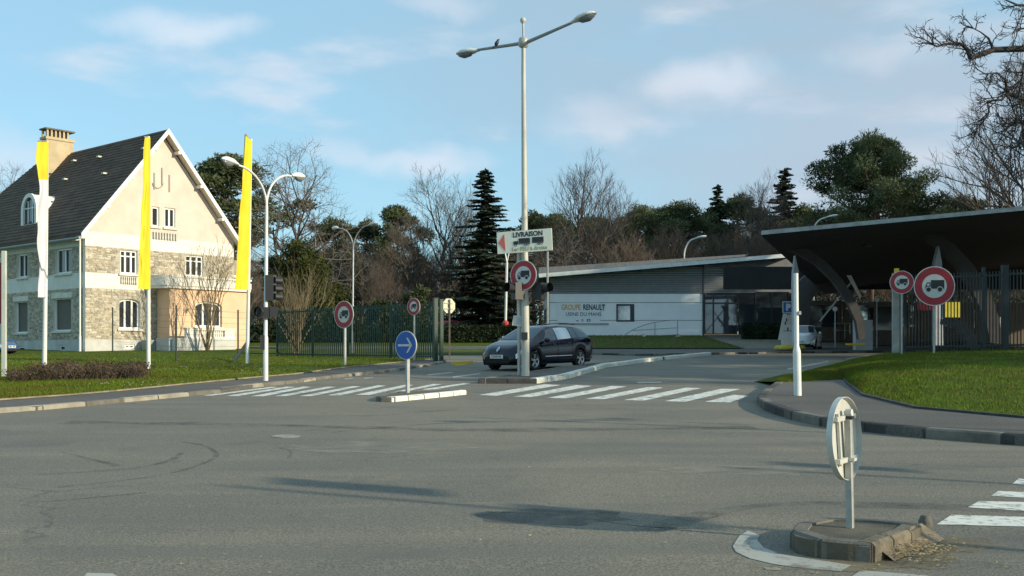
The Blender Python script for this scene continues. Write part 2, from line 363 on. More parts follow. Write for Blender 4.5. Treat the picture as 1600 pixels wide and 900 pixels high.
lawn_pts = [V((p.x, p.y, 0)) for p in ll] + [V((-3.7, 45.6, 0)), V((-11.3, 50.4, 0)), V((-11.8, 61.9, 0)), V((-149, 61.9, 0)), V((-149, 16, 0))]
slab('lawn', lawn_pts, LH, GRASS)
EDGE = mat('lawn_edging_dirt', (.24, .20, .13), .9, var=.3, scale=3)
b = MB()
for a, c in zip(ll, ll[1:]): b.beam(V((a.x, a.y, M * a.y + LH)), V((c.x, c.y, M * c.y + LH)), .09, .03, EDGE)
b.build('lawn_edging', kind='structure')
# right pavement
HR = .15
rk = [G(1250, 584, HR), G(1213, 596, HR), G(1197, 606, HR), G(1183, 617.5, HR), G(1187, 624, HR), G(1200, 630, HR), G(1233, 641, HR), G(1287, 651.5, HR), G(1343, 658, HR), G(1433, 667, HR), G(1600, 678.5, HR), G(2000, 703, HR), G(2600, 735, HR)]
pts = [V((p.x, p.y, 0)) for p in rk] + [V((70, 20, 0)), V((70, 40, 0)), V((14, 38, 0))]
pr = slab('pavement', pts, HR - .012, PAVE)
kerb(pr, rk, HR, .16, 1.0, [CONCK, CONCD, CONCK])  # dark stones stand in for the shaded kerb face
# right lawn: a bank that climbs to the fence
A = [G(1213, 597, HR), G(1262, 595, HR), G(1320, 592, HR), G(1327, 600, HR), G(1350, 617, HR), G(1433, 637, HR), G(1600, 652, HR), G(1900, 675, HR), V((60, 19, M * 19 + HR))]
B = [G(1215, 596, HR), W(1262, 582, 30.6), W(1300, 571, 31.4), W(1345, 560, 32.6), W(1390, 552, 33.9), W(1450, 549.5, 34), W(1600, 546, 34), W(1900, 541, 34), V((60, 34, W(1900, 541, 34).z))]
def poly_at(P, t):
    t *= len(P) - 1; i = min(int(t), len(P) - 2); return P[i].lerp(P[i + 1], t - i)
def bank(u, v):
    a = poly_at(A, u); c = poly_at(B, u)
    if v <= .8:
        t = v / .8; p = a.lerp(c, t); p.z += .10 * math.sin(math.pi * t) * min(1, (c - a).length / 4) + .012 * noise.noise(p * .8); return p
    t = (v - .8) / .2; e = V((c.x, c.y + 3.5, M * (c.y + 3.5) - .05)); p = c.lerp(e, t); return p
b = MB(); b.grid(bank, 120, 24, GRASS)
b.grid(lambda u, v: poly_at(A, u) + V((0, 0, -.14 * v)), 120, 1, GRASS)
b.build('lawn', smooth='all', kind='structure')
b = MB()
Ae = [poly_at(A, .125 * 2 / 1 * i / 40 + .22) for i in range(0)]
for i in range(int(.24 * 160), 150):
    a, c = poly_at(A, i / 160), poly_at(A, (i + 1) / 160); b.beam(up(a, .0), up(c, .0), .10, .05, CONCK)
b.build('lawn_edging', kind='structure')
# pavement and lawn in front of the long white building
bp = [V((2.2, 54.2, 0)), G(1000, 553, .1), G(1240, 549, .1), V((22, 57, 0)), V((22, 61.9, 0)), V((1.4, 61.9, 0))]
bp = [V((p.x, p.y, 0)) for p in bp]; pb = slab('pavement', bp, .09, PAVE); kerb(pb, [bp[0], bp[1], bp[2], bp[3]], .1, .16, 1.0, [CONCD, CONCK])
b = MB()
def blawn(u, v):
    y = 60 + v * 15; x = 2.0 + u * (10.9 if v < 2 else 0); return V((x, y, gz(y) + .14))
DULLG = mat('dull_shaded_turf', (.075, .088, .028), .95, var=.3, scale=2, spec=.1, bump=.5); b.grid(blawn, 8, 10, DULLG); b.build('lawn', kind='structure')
# islands
def island(name, top_px, h, outer, kmats, step, w=.18, m=PAVE):
    P = [G(x, y, h) for x, y in top_px]; P = [V((p.x, p.y, 0)) for p in P]
    s = slab(name, P, h - .012, m)
    for seg, km in zip(outer, kmats):
        kerb(s, [P[i % len(P)] for i in range(seg[0], seg[1] + 1)], h, w, step, km)
    return s
island('traffic_island', [(748, 591), (838, 591), (887, 584.2), (948, 567.8), (1035, 557.2), (1045, 555.5), (952, 564.2), (892, 570.5), (815, 582)], .14,
       [(0, 1), (1, 4), (7, 9)], [CONCK, [KWHITE], [CONCD]], .8)
s = slab('traffic_island', [V((p.x, p.y, 0)) for p in (G(1040, 556.8, .14), G(1110, 550.6, .14), G(1108, 549.4, .14), G(1042, 555.2, .14))], .12, PAVE)
kerb(s, [G(1040, 556.8, .14), G(1111, 550.6, .14)], .15, .18, .9, [KWHITE])
kerb(s, [G(1110, 549.9, .14), G(1040, 555.2, .14)], .14, .1, .9, [CONCD])
island('traffic_island', [(589, 618.5), (596, 620.5), (611, 620.5), (650, 617), (691, 613), (728, 609.2), (722, 607), (690, 608), (640, 610), (603, 613)], .10,
       [(0, 2), (2, 5), (5, 10)], [[CONCD], [KWHITE], [CONCD]], .55, .12)
DIRT = mat('sandy_dirt', (.165, .138, .095), .95, var=.35, scale=8, bump=.6)
ni = island('traffic_island', [(1238, 829), (1243, 835), (1262, 839.5), (1287, 843.5), (1325, 847), (1363, 849.5), (1440, 821), (1437, 817), (1370, 810), (1307, 807), (1267, 809.5), (1245, 817)], .13,
       [(0, 5), (5, 7), (7, 12)], [[CONCD], [DIRT], [CONCD]], .33, .10, mat('island_tar', (.105, .09, .062), .9, var=.3, scale=3, bump=.5, bscale=80))
p = MB(); q0 = G(1445, 818, .0)
ra, rb = G(1363, 850.5, .10), G(1440, 818.5, .10); rdir = (rb - ra); rdir.z = 0; rdir.normalize(); rn = V((rdir.y, -rdir.x, 0)); onr = lambda p, w: V((p.x + rn.x * w, p.y + rn.y * w, M * (p.y + rn.y * w) + .001)); ramp = [ra, rb, onr(rb, .17), onr(ra, .15)]
p.grid(lambda u, v: ramp[0].lerp(ramp[1], u).lerp(ramp[3].lerp(ramp[2], u), v) + V((0, 0, (.018 * noise.noise(V((u * 9, v * 5, 0))) - .018 * math.sin(math.pi * v)) * (1 - v) * min(1, u * 6, (1 - u) * 6) + .006)), 26, 12, DIRT); p.build('dirt_bank', kind='structure', smooth='all')
c0 = G(1446, 823, .0); p = MB(); p.lathe(V((c0.x, c0.y, M * c0.y - .03)), [(.05, 0), (.055, .07), (.035, .12), (.001, .125)], CONCD, 9); p.build('kerb_stone', ni, smooth=50)
# painted markings
def mark(name, quads, m, off=.004):
    for q in quads:
        b = MB(); b.face([G(x, y) + V((0, 0, off)) for x, y in q], m); b.build(name, kind='structure')
z6 = lambda *p: [(700 + x / 3.75, 400 + y / 3.75) for x, y in p]
z4 = lambda *p: [(380 + x / 3.75, 400 + y / 3.75) for x, y in p]
z8 = lambda *p: [(1080 + x / 3., 380 + y / 3.) for x, y in p]
z1 = lambda *p: [(1100 + x / 3., 600 + y / 3.) for x, y in p]
mark('crossing_stripe', [z6((180, 815), (285, 820), (660, 757), (565, 752)), z6((385, 825), (490, 828), (845, 762), (750, 757)), z6((580, 832), (690, 835), (1050, 765), (960, 762)),
     z6((805, 838), (915, 840), (1265, 772), (1175, 768)), z6((1030, 845), (1150, 848), (1485, 775), (1395, 772)), [(1038.7, 627), (1071, 628), (1158, 608), (1127, 607.6)], [(1101.7, 628), (1140, 629), (1170, 619), (1146, 617)],
     z4((-235, 818), (-185, 820), (205, 769), (165, 767)), z4((-100, 820), (-35, 822), (305, 768), (255, 766)), z4((45, 822), (120, 823), (400, 768), (350, 766)), z4((180, 822), (250, 822), (545, 768), (495, 766)), z4((330, 822), (400, 822), (690, 765), (640, 763)),
     z4((490, 817), (570, 817), (840, 760), (790, 758)), z4((650, 815), (740, 815), (1000, 757), (950, 755)), z4((850, 803), (905, 804), (1165, 752), (1115, 750)), z4((1040, 783), (1105, 785), (1330, 748), (1285, 746)),
     z1((1090, 660), (1500, 670), (3100, 705), (3100, 655), (1500, 625), (1160, 615)), z1((1235, 580), (1500, 597), (3000, 650), (3000, 595), (1500, 555), (1290, 550)),
     z1((1345, 525), (1500, 535), (2900, 585), (2900, 545), (1500, 508), (1380, 503)), z1((1445, 470), (1500, 473), (2800, 520), (2800, 485), (1500, 447), (1475, 444))], RPAINT)
mark('lane_line', [z8((450, 588), (452, 594), (645, 557), (642, 552)), z8((725, 540), (727, 544), (840, 528), (836, 525)), z4((1075, 695), (1090, 700), (1235, 685), (1220, 681)), z4((1220, 708), (1235, 713), (1395, 692), (1380, 688)),
     z4((590, 720), (600, 724), (650, 719), (640, 716)), z4((705, 716), (715, 720), (765, 714), (755, 711)), z6((1110, 738), (1110, 746), (1250, 744), (1250, 737)), [(136, 896), (120, 910), (200, 910), (176, 897)],
     [(1345, 892), (1330, 902), (1470, 912), (1450, 900)], z1((285, 862), (290, 872), (360, 875), (362, 867))], FADED)
mark('yellow_marking', [z4((1240, 628), (1243, 643), (1330, 634), (1325, 620))], YPAINT, .008)
ringo = z1((135, 762), (150, 790), (215, 820), (320, 845), (430, 862), (640, 880), (690, 852)); ringi = z1((600, 838), (480, 820), (360, 800), (280, 770), (250, 735), (262, 712), (205, 690), (165, 715))
b = MB(); b.prism([G(x, y) + V((0, 0, .005)) for x, y in ringo + ringi], (0, 0, -.003), FADED, back=False); b.build('painted_ring', kind='structure')
yk = G(718, 568); b = MB(); b.beam(up(G(708, 570), .05), up(G(737, 568.5), .05), .14, .12, YPAINT); b.build('yellow_kerb', kind='structure')
def soft_mark_mat(name, col, amt):
    m = bpy.data.materials.new(name); m.use_nodes = True; nt = m.node_tree; p = nt.nodes['Principled BSDF']; N = nt.nodes.new; L = nt.links.new; p.inputs['Base Color'].default_value = (*col, 1); p.inputs['Roughness'].default_value = .8
    tc = N('ShaderNodeTexCoord'); n = N('ShaderNodeTexNoise'); n.inputs['Scale'].default_value = 2.2; n.inputs['Detail'].default_value = 8; n.inputs['Roughness'].default_value = .7; L(tc.outputs['Object'], n.inputs[0])
    r_ = N('ShaderNodeMapRange'); r_.inputs[1].default_value = .38; r_.inputs[2].default_value = .66; r_.inputs[4].default_value = amt; L(n.outputs[0], r_.inputs[0]); L(r_.outputs[0], p.inputs['Alpha']); return m
TYM = soft_mark_mat('rubber_tyre_mark', (.06, .06, .056), .42); SEAM_SHADE = soft_mark_mat('seam_and_shadow_line', (.03, .03, .03), 1.0); SHADOW_PATCH = soft_mark_mat('painted_shadow_patch', (.11, .106, .095), .75); SANDY = soft_mark_mat('sandy_grit', (.25, .20, .12), .8); WORN = soft_mark_mat('worn_pale_patch', (.36, .33, .26), .6)
def strip(name, px, w, m, off=.003):
    P = resample([G(x, y) for x, y in px], .25); b = MB(); k = b.mi(m)
    for i, p in enumerate(P):
        t = (P[min(i + 1, len(P) - 1)] - P[max(i - 1, 0)]); t.z = 0; t.normalize(); n = V((-t.y, t.x, 0)); ww = w * (.7 + .5 * noise.noise(p * 1.3)); 
        for s_ in (-1, 1): q = p + n * (s_ * ww / 2 + .04 * noise.noise(p * .9)); b.v.append((q.x, q.y, M * q.y + off))
    for i in range(len(P) - 1): b.f.append((2 * i, 2 * i + 1, 2 * i + 3, 2 * i + 2)); b.m.append(k)
    b.build(name, kind='structure')
def smooth_px(pts, n=10):
    out = []
    for i in range(len(pts) - 1):
        p0, p1, p2, p3 = pts[max(i - 1, 0)], pts[i], pts[i + 1], pts[min(i + 2, len(pts) - 1)]
        for k in range(n):
            t = k / n; out.append(tuple(.5 * (2 * p1[j] + (p2[j] - p0[j]) * t + (2 * p0[j] - 5 * p1[j] + 4 * p2[j] - p3[j]) * t * t + (3 * p1[j] - p0[j] - 3 * p2[j] + p3[j]) * t ** 3) for j in (0, 1)))
    return out + [pts[-1]]
for pts_, w_, m_ in (([(90, 762), (230, 746), (300, 730), (335, 714), (325, 698), (280, 690)], .10, TYM), ([(60, 742), (200, 733), (262, 720), (285, 706)], .12, TYM), ([(435, 700), (452, 705), (450, 716)], .12, TYM), ([(98, 707), (135, 716), (185, 728)], .12, TYM),
      ([(498, 644), (520, 647), (580, 650), (640, 645), (720, 640)], .05, SEAM_SHADE), ([(520, 676), (600, 668), (690, 662), (780, 660)], .05, SEAM_SHADE), ([(100, 660), (400, 664), (760, 672), (1180, 668)], .6, TYM), ([(700, 788), (800, 786), (900, 795), (1000, 806)], .10, WORN), ([(1000, 740), (1130, 737), (1250, 742)], .30, WORN),
      ([(880, 655), (1000, 658), (1180, 664)], .05, SEAM_SHADE), ([(1100, 826), (1000, 822), (880, 806), (760, 800)], .04, SEAM_SHADE), ([(0, 790), (120, 781), (230, 770)], .04, SEAM_SHADE), ([(1640, 800), (1400, 790), (1180, 790), (1000, 830)], .4, TYM)):  # the first strip here paints the thin pole shadow across the road
    strip('road_mark', smooth_px(pts_), w_, m_, .0025 + .0002 * len(bpy.data.objects) % .001)
for cx_, cy_, rx, ry, m_ in ((865, 808, 120, 12, SHADOW_PATCH), (600, 700, 150, 9, WORN), (1150, 735, 120, 7, WORN), (1430, 868, 70, 20, SANDY), (1300, 884, 120, 9, SANDY), (1500, 850, 60, 12, SANDY)):  # the first, dark ellipse paints a road shadow; the rest are wear and grit
    ring_ = [G(cx_ + rx * math.cos(a * .3142) * (1 + .15 * math.sin(a * 2.7 + cx_)), cy_ + ry * math.sin(a * .3142) * (1 + .2 * math.sin(a * 1.9))) for a in range(20)]; b = MB(); b.prism([p + V((0, 0, .0045)) for p in ring_], (0, 0, -.001), m_, back=False); b.build('road_patch', kind='structure')
# manhole covers
mh = G(447, 682); b = MB(); b.lathe(up(mh, .002), [(.20, 0), (.20, .006), (.17, .007), (.17, .003), (.155, .003), (.155, .006), (.001, .006)], mat('cast_iron', (.30, .28, .24), .6, metal=.3, var=.2, scale=12), 28, axis=V((0, -M, 1)))
b.build('manhole_cover', label='round cast iron manhole cover in the open road surface', cat='manhole cover')

# ------------------------------------------------------------------ grass, leaves, daisies
def inside(p, poly):
    c = False; n = len(poly)
    for i in range(n):
        a, b = poly[i], poly[(i + 1) % n]
        if (a.y > p.y) != (b.y > p.y) and p.x < (b.x - a.x) * (p.y - a.y) / (b.y - a.y) + a.x: c = not c
    return c
def blades(name, n, sampler, size, m):
    b = MB(); k = b.mi(m); vs = b.v; fs = b.f; got = 0
    while got < n:
        p = sampler()
        if p is None: continue
        got += 1; a = rnd.uniform(0, 6.28); h = size * rnd.uniform(.5, 1.3); w = size * .22; dx, dy = math.cos(a) * w, math.sin(a) * w; o = len(vs)
        lx, ly = rnd.uniform(-.4, .4) * h, rnd.uniform(-.4, .4) * h
        vs += [(p.x - dx, p.y - dy, p.z - .01), (p.x + dx, p.y + dy, p.z - .01), (p.x + lx, p.y + ly, p.z + h)]; fs.append((o, o + 1, o + 2))
    b.m = [k] * len(fs); return b.build(name, kind='stuff')
def s_left():
    y = rnd.uniform(17, 17 + 37 * rnd.random()) ; x = rnd.uniform(-.52, -.06) * y
    p = V((x, y, 0))
    if not inside(p, lawn_pts): return None
    d = noise.noise(p * .5)
    return V((x, y, M * y + LH)) if rnd.random() < .75 + d else None
tag(blades('grass', 70000, s_left, .055, BLADE), 'patchy green grass on the lawn in front of the stone house', 'grass')
def s_right():
    u = rnd.uniform(.0, .88); v = rnd.uniform(0, .8); return bank(u, v)
tag(blades('grass', 60000, s_right, .05, BLADE), 'mown green grass on the bank below the dark railings', 'grass')
def s_bld():
    return blawn(rnd.random(), rnd.random() * .999)
tag(blades('grass', 6000, s_bld, .08, BLADE), 'strip of grass along the foot of the white gatehouse', 'grass')
DAISY = mat('daisy_white', (.75, .75, .7), .7); b = MB(); i = 0
while i < 420:
    p = s_left()
    if p is None or p.y > 44 or noise.noise(p * .35 + V((3, 1, 0))) < .08: continue
    i += 1; b.lathe(p + V((0, 0, .04)), [(.018 * rnd.uniform(.6, 1.2), 0), (.001, .006)], DAISY, 5)
b.build('daisies', kind='stuff', label='scattered small white daisies in the lawn by the flagpoles', cat='flowers')
LEAF = mat('dry_leaf', (.34, .25, .12), .8, var=.35, scale=9); b = MB()
def leaf(p, s):
    a = rnd.uniform(0, 6.28); t = V((math.cos(a), math.sin(a), rnd.uniform(-.1, .15))) * s; w = V((-math.sin(a), math.cos(a), rnd.uniform(-.3, .5))) * s * .55; p = p + V((0, 0, .012))
    b.face([p - t, p + w, p + t + V((0, 0, s * .12))], LEAF); b.face([p - t, p + t + V((0, 0, s * .12)), p - w], LEAF)
for i in range(520):
    u = rnd.gauss(.30, .30); v = rnd.gauss(1.05, .28)
    if 0 < u < 1.15 and v > .5: leaf(up(ramp[0].lerp(ramp[1], u).lerp(ramp[3].lerp(ramp[2], u), min(v, 1)), .015) + (V((.25 * (v - 1), -.45 * (v - 1), 0)) if v > 1 else V((0, 0, 0))), rnd.uniform(.009, .020))
for i in range(420):
    x = rnd.uniform(200, 1600); y = rnd.uniform(650, 900)
    if rnd.random() < .35: x = rnd.gauss(1320, 160); y = rnd.gauss(885, 20)
    if y > 640 and not (1225 < x < 1465 and 800 < y < 885): leaf(G(x, y), rnd.uniform(.006, .018))
b.build('fallen_leaves', kind='stuff', label='dry leaves and grit gathered by the near traffic island', cat='leaves')

# ------------------------------------------------------------------ trees
def basis(d):
    u = d.orthogonal().normalized(); return u, d.cross(u)
def grow(b, p, d, length, r, lvl, maxl, m, tw, rr, spread=.75, upb=.12, wob=.18, kids=(5, 4, 4, 3), tips=None):
    n = 5 if lvl < 2 else 3; pts = [p]; rad = [r]; dd = d.copy(); step = length / n
    for i in range(n):
        dd = (dd + V((rr.uniform(-wob, wob), rr.uniform(-wob, wob), rr.uniform(-wob, wob) + upb * .3))).normalized()
        pts.append(pts[-1] + dd * step); rad.append(r * (1 - (.62 if lvl < maxl else .75) * (i + 1) / n))
    b.tube(pts, rad, m if lvl < 2 else tw, (7, 5, 4, 3, 3)[min(lvl, 4)], cap=False)
    if tips is not None and lvl >= maxl - 1: tips.append(pts[-1]); 
    if lvl >= maxl: return
    k = kids[min(lvl, len(kids) - 1)]; ph = rr.uniform(0, 6.28)
    for j in range(k):
        t = (.35 if lvl else .30) + (.65 if lvl else .68) * (j + rr.random() * .6) / k; t = min(t, .98); i = min(int(t * n), n - 1); q = pts[i].lerp(pts[i + 1], t * n - i)
        ph += 2.4 + rr.uniform(-.4, .4); ax = (pts[i + 1] - pts[i]).normalized(); u, w = basis(ax); sp = spread * rr.uniform(.7, 1.3)
        nd = (ax * math.cos(sp) + (u * math.cos(ph) + w * math.sin(ph)) * math.sin(sp) + V((0, 0, upb))).normalized()
        grow(b, q, nd, length * rr.uniform(.45, .72) * (1.15 - .4 * t), max(rad[i] * .62, .0085), lvl + 1, maxl, m, tw, rr, spread, upb, wob, kids, tips)
def bare_tree(seed, label, bark, twig, kids=(9, 5, 5, 4), spread=.72, upb=.16, maxl=4, h=10.0, r=.22, wob=.16, trunk=.75):
    rr = random.Random(seed); root = thing('bare_tree', label, 'tree'); t = MB(); cr = MB(); pts = [V((0, 0, -.3))]; rad = [r * 1.25]
    for i in range(8):
        pts.append(V((rr.uniform(-.06, .06) * i, rr.uniform(-.06, .06) * i, h * trunk * (i + 1) / 8))); rad.append(r * (1 - .72 * (i + 1) / 8))
    t.tube(pts, rad, bark, 8); n = kids[0]; ph = 0
    for j in range(n):
        q = .25 + .75 * j / (n - 1); i = min(int(q * 8), 7); p = pts[i].lerp(pts[i + 1], q * 8 - i); ph += 2.4; s = (1.05 - .75 * q) * rr.uniform(.85, 1.15)
        d = V((math.cos(ph) * math.sin(s), math.sin(ph) * math.sin(s), math.cos(s)))
        grow(cr, p, d, h * .42 * (1.1 - .35 * q), rad[i] * .6, 1, maxl, bark, twig, rr, spread, upb, wob, kids)
    t.build('trunk', root, smooth='all', local=True); cr.build('crown', root, local=True); return root
def clump(b, c, rad, n, s, m, rr, flat=.7):
    k = b.mi(m)
    for _ in range(n):
        d = V((rr.gauss(0, 1), rr.gauss(0, 1), rr.gauss(0, 1))).normalized(); q = rad * (.45 + .55 * rr.random()) * (1 + .25 * noise.noise(c + d * 1.7)); p = c + V((d.x * q, d.y * q, d.z * q * flat))
        t = (d * .6 + V((rr.uniform(-1, 1), rr.uniform(-1, 1), rr.uniform(-.4, 1)))).normalized(); w = t.cross(V((rr.uniform(-1, 1), rr.uniform(-1, 1), rr.uniform(-1, 1)))).normalized(); l = s * rr.uniform(.6, 1.4)
        o = len(b.v); b.v += [tuple(p - w * l * .24), tuple(p + w * l * .24), tuple(p + t * l)]; b.f.append((o, o + 1, o + 2)); b.m.append(k)
def pine_tree(seed, label, name='pine_tree', h=10.0, low=.45, wide=2.7, nl=26, leafm=None, cl=190, s=.19, bark=None, lobes=3):
    rr = random.Random(seed); root = thing(name, label, 'tree'); t = MB(); cr = MB(); leafm = leafm or PINE; bark = bark or PINEBARK
    pts = [V((0, 0, -.3))]; rad = [.24]
    for i in range(8): pts.append(V((rr.uniform(-.07, .07) * i, rr.uniform(-.07, .07) * i, h * .92 * (i + 1) / 8))); rad.append(.2 * (1 - .75 * (i + 1) / 8))
    t.tube(pts, rad, bark, 8)
    for j in range(nl):
        q = low + (1 - low) * (j / (nl - 1)) ** .85; i = min(int(q * 8), 7); p = pts[i].lerp(pts[i + 1], min(q * 8 - i, 1)); a = j * 2.4 + rr.uniform(-.5, .5)
        env = math.sin(math.pi * min(1, max(.08, (q - low) / (1 - low) * .80 + .22))) ** .7; L = wide * env * rr.uniform(.45, 1.15)
        d = V((math.cos(a), math.sin(a), rr.uniform(.1, .55))); e = p + d * L; mid = p.lerp(e, .5) + V((0, 0, -.12 * L))
        t.tube([p, mid, e], [.06, .045, .02], bark, 4, cap=False)
        for _ in range(lobes):
            f = rr.uniform(.55, 1.08); c = p.lerp(e, f) + V((rr.uniform(-.4, .4), rr.uniform(-.4, .4), rr.uniform(-.05, .4))); clump(cr, c, rr.uniform(.42, .85), cl, s, leafm, rr, .62)
    for _ in range(4): clump(cr, pts[-1] + V((rr.uniform(-.6, .6), rr.uniform(-.6, .6), rr.uniform(-.3, .5))), .6, cl, s, leafm, rr, .7)
    t.build('trunk', root, smooth='all', local=True); cr.build('crown', root, local=True); return root
def fir_tree(seed, label, h=10.0, wide=2.2, low=.06, n=46, m=None, droop=.35, sparse=1.0):
    rr = random.Random(seed); root = thing('fir_tree', label, 'tree'); t = MB(); cr = MB(); m = m or FIR; k = cr.mi(m)
    t.tube([V((0, 0, -.3)), V((.03, 0, h * .5)), V((0, .02, h))], [.17, .1, .015], BARK_D, 7)
    for j in range(n):
        q = low + (1 - low) * (j / n) ** .9; L0 = wide * (1 - q) ** .85 * (.82 + .30 * math.sin(j * 1.1) * math.sin(j * .37 + seed)) + .12
        for kk in range(7):
            a = kk * .9 + j * .77 + rr.uniform(-.45, .45); L = L0 * rr.choice((rr.uniform(.35, .8), rr.uniform(.8, 1.25))) * sparse; z = h * q + rr.uniform(-.12, .12); dr = droop * rr.uniform(.4, 1.3)
            pt = lambda s: V((math.cos(a) * L * s, math.sin(a) * L * s, z - dr * L * s * (1 - .55 * s) + .0))
            t.tube([pt(0), pt(.5), pt(1)], [.03, .02, .006], BARK_D, 3, cap=False)
            nn = int(14 + 46 * L)
            for i in range(nn):
                s = rr.uniform(.12, 1.03); p = pt(s); side = rr.choice((-1, 1)); sw = (1 - s * .6) * .42 * L ** .6
                tdir = V((math.cos(a) + side * math.sin(a) * 1.1, math.sin(a) - side * math.cos(a) * 1.1, -.35 + rr.uniform(-.3, .2))).normalized(); l = sw * rr.uniform(.4, 1.1) + .06; w = V((math.cos(a) + rr.uniform(-.5, .5), math.sin(a), rr.uniform(-1.4, 1.0))) * .075
                o = len(cr.v); cr.v += [tuple(p - w), tuple(p + w), tuple(p + tdir * l)]; cr.f.append((o, o + 1, o + 2)); cr.m.append(k)
    t.build('trunk', root, local=True); cr.build('crown', root, local=True); return root
def put(root, px, top, d, wscale=1.0, label=None, first=False, rz=None, group=None, h=10.0):
    x = (px - 800) / F * d; g = gz(d); s = (CZ + (HZ - top) / F * d - g) / h; rz = rnd.uniform(0, 6.28) if rz is None else rz
    if first:
        root.location = (x, d, g); root.rotation_euler = (0, 0, rz); root.scale = (s * wscale, s * wscale, s)
        if label: root['label'] = label
        if group: root['group'] = group
        return root
    return copy_thing(root, (x, d, g), rz, (s * wscale, s * wscale, s), label, group)
oakA = bare_tree(11, 'bare', BARK_D, TWIG, kids=(13, 6, 6, 5)); oakB = bare_tree(12, 'bare', BARK_D, TWIG_R, kids=(14, 6, 6, 5), spread=.6, upb=.22); oakC = bare_tree(15, 'bare', BARK_D, TWIG, kids=(11, 6, 5, 5), spread=.85, upb=.1, wob=.24)
thick = bare_tree(19, 'bare', BARK_D, TWIG_R, kids=(20, 6, 6, 4), spread=.62, upb=.25, h=10, trunk=.6, r=.12)
pineA = pine_tree(21, 'pine'); pineB = pine_tree(22, 'pine', low=.3, wide=3.1, nl=34, leafm=PINE_D); pineD = pine_tree(27, 'pine', low=.28, wide=4.6, nl=60, cl=250, s=.135, lobes=6); pineC = pine_tree(25, 'pine', low=.16, wide=3.3, nl=46, cl=260, s=.135)
firA = fir_tree(31, 'fir'); firB = fir_tree(32, 'fir', wide=1.7, sparse=.95, droop=.1)
g1 = 'bare winter trees behind the gates'; g2 = 'dark pines in the wood behind'
T = [ # proto, px, top, depth, width scale, label
 (pineA, 366, 236, 95, 1.0, 'tall pine with bare lower trunk rising beside the house gable'),
 (oakC, 460, 258, 78, .95, 'bare spreading tree right of the third flag, behind the street lamp'),
 (pineB, 515, 338, 105, .8, 'dark pine low behind the spreading bare tree'),
 (oakB, 385, 400, 85, .8, 'slim bare tree standing between the house and the white lamp'),
 (pineB, 575, 342, 108, .7, 'small rounded pine left of the taller pine, behind the fence'),
 (pineA, 617, 316, 104, .72, 'pine with a rounded crown midway between house and mast'),
 (oakA, 565, 395, 92, 1.0, 'bare dark tree behind the curved double lamp'),
 (oakA, 690, 302, 96, .85, 'large bare tree left of the tall fir'),
 (oakB, 640, 365, 92, .9, 'bare reddish tree between the pine and the large bare tree'),
 (oakB, 722, 345, 94, .8, 'bare tree directly left of the fir, branches mingling with it'),
 (firA, 758, 262, 90, 1.35, 'tall dark fir standing left of the street mast'),
 (pineB, 835, 328, 104, .72, 'small pine crown just right of the mast'),
 (pineA, 872, 330, 106, .75, 'pine above the left end of the white building'),
 (oakB, 915, 293, 98, .9, 'tall bare tree with upright branches over the white building'),
 (oakC, 880, 370, 90, .9, 'gnarled bare tree at the left corner of the building roof'),
 (oakA, 965, 330, 100, .8, 'bare tree between the upright one and the broad pines'),
 (pineC, 1000, 318, 102, .9, 'broad bushy pine at the left of the pine group'),
 (pineC, 1058, 313, 100, .95, 'broadest bushy pine, over the middle of the white building'),
 (firB, 1121, 288, 104, 1.2, 'pointed fir rising between the pine group and the bare woods'),
 (pineB, 1160, 303, 104, .85, 'dark pine right of the first pointed fir'),
 (oakB, 1190, 318, 98, .9, 'brown bare tree between the two pointed firs'),
 (firB, 1226, 262, 104, 1.35, 'taller pointed fir left of the giant pine'),
 (pineB, 1262, 318, 104, .85, 'dark pine tucked between the pointed fir and giant pine'),
 (pineD, 1360, 212, 92, .70, 'giant spreading pine above the concrete canopy'),
 (pineC, 935, 335, 110, .9, 'dark bushy pine directly behind the tall upright bare tree'),
 (pineB, 1030, 322, 108, 1.0, 'rounded pine between the two broad bushy pines'),
 (pineA, 1095, 330, 106, .8, 'pine at the right shoulder of the bushy pine group'),
 (pineB, 545, 392, 98, .8, 'low dark pine left of the curved double lamp'),
 (pineB, 655, 402, 102, .8, 'low dark pine above the small lorry sign'),
 (pineB, 790, 375, 106, .7, 'low dark pine between the tall fir and the mast'),
 (pineB, 425, 398, 108, .8, 'low dark pine seen through the bare spreading tree'),
 (pineC, 1210, 335, 108, .8, 'bushy dark pine filling between the two pointed firs'),
 (pineB, 1500, 306, 108, 1.1, 'low rounded pine over the right part of the canopy'),
 (pineC, 1570, 322, 108, 1.0, 'pine at the right edge behind the canopy'),
 (oakC, 8, 285, 120, .6, 'thin bare tree far behind the left end of the house'),
 (pineB, 1320, 330, 108, .9, 'dark pine half hidden at the left foot of the giant pine'),
 (pineB, 1425, 318, 110, .9, 'dark pine half hidden at the right foot of the giant pine')]
seen = set()
for pr_, px, top, d, ws, lab in T:
    put(pr_, px, top, d, ws * (1.3 if pr_ in (pineA, pineB, pineC) else 1.15), lab, first=pr_ not in seen); seen.add(pr_)
UG = ['right of the house bay, behind the third flagpole', 'behind the ivy covered evergreen', 'right of the ivy covered evergreen', 'behind the long railing, left of the small lorry sign', 'above the small lorry sign', 'above the octagonal sign back',
      'left of the tall fir base', 'directly behind the delivery board', 'over the left end of the gatehouse roof', 'below the upright tall bare tree', 'over the name board', 'over the square gatehouse window', 'over the end of the white panels', 'below the first pointed fir',
      'over the glazed end of the gatehouse', 'below the taller pointed fir', 'over the left tip of the canopy', 'at the foot of the giant pine', 'right of the giant pine foot', 'over the middle of the canopy edge', 'over the right part of the canopy', 'at the right edge over the canopy']
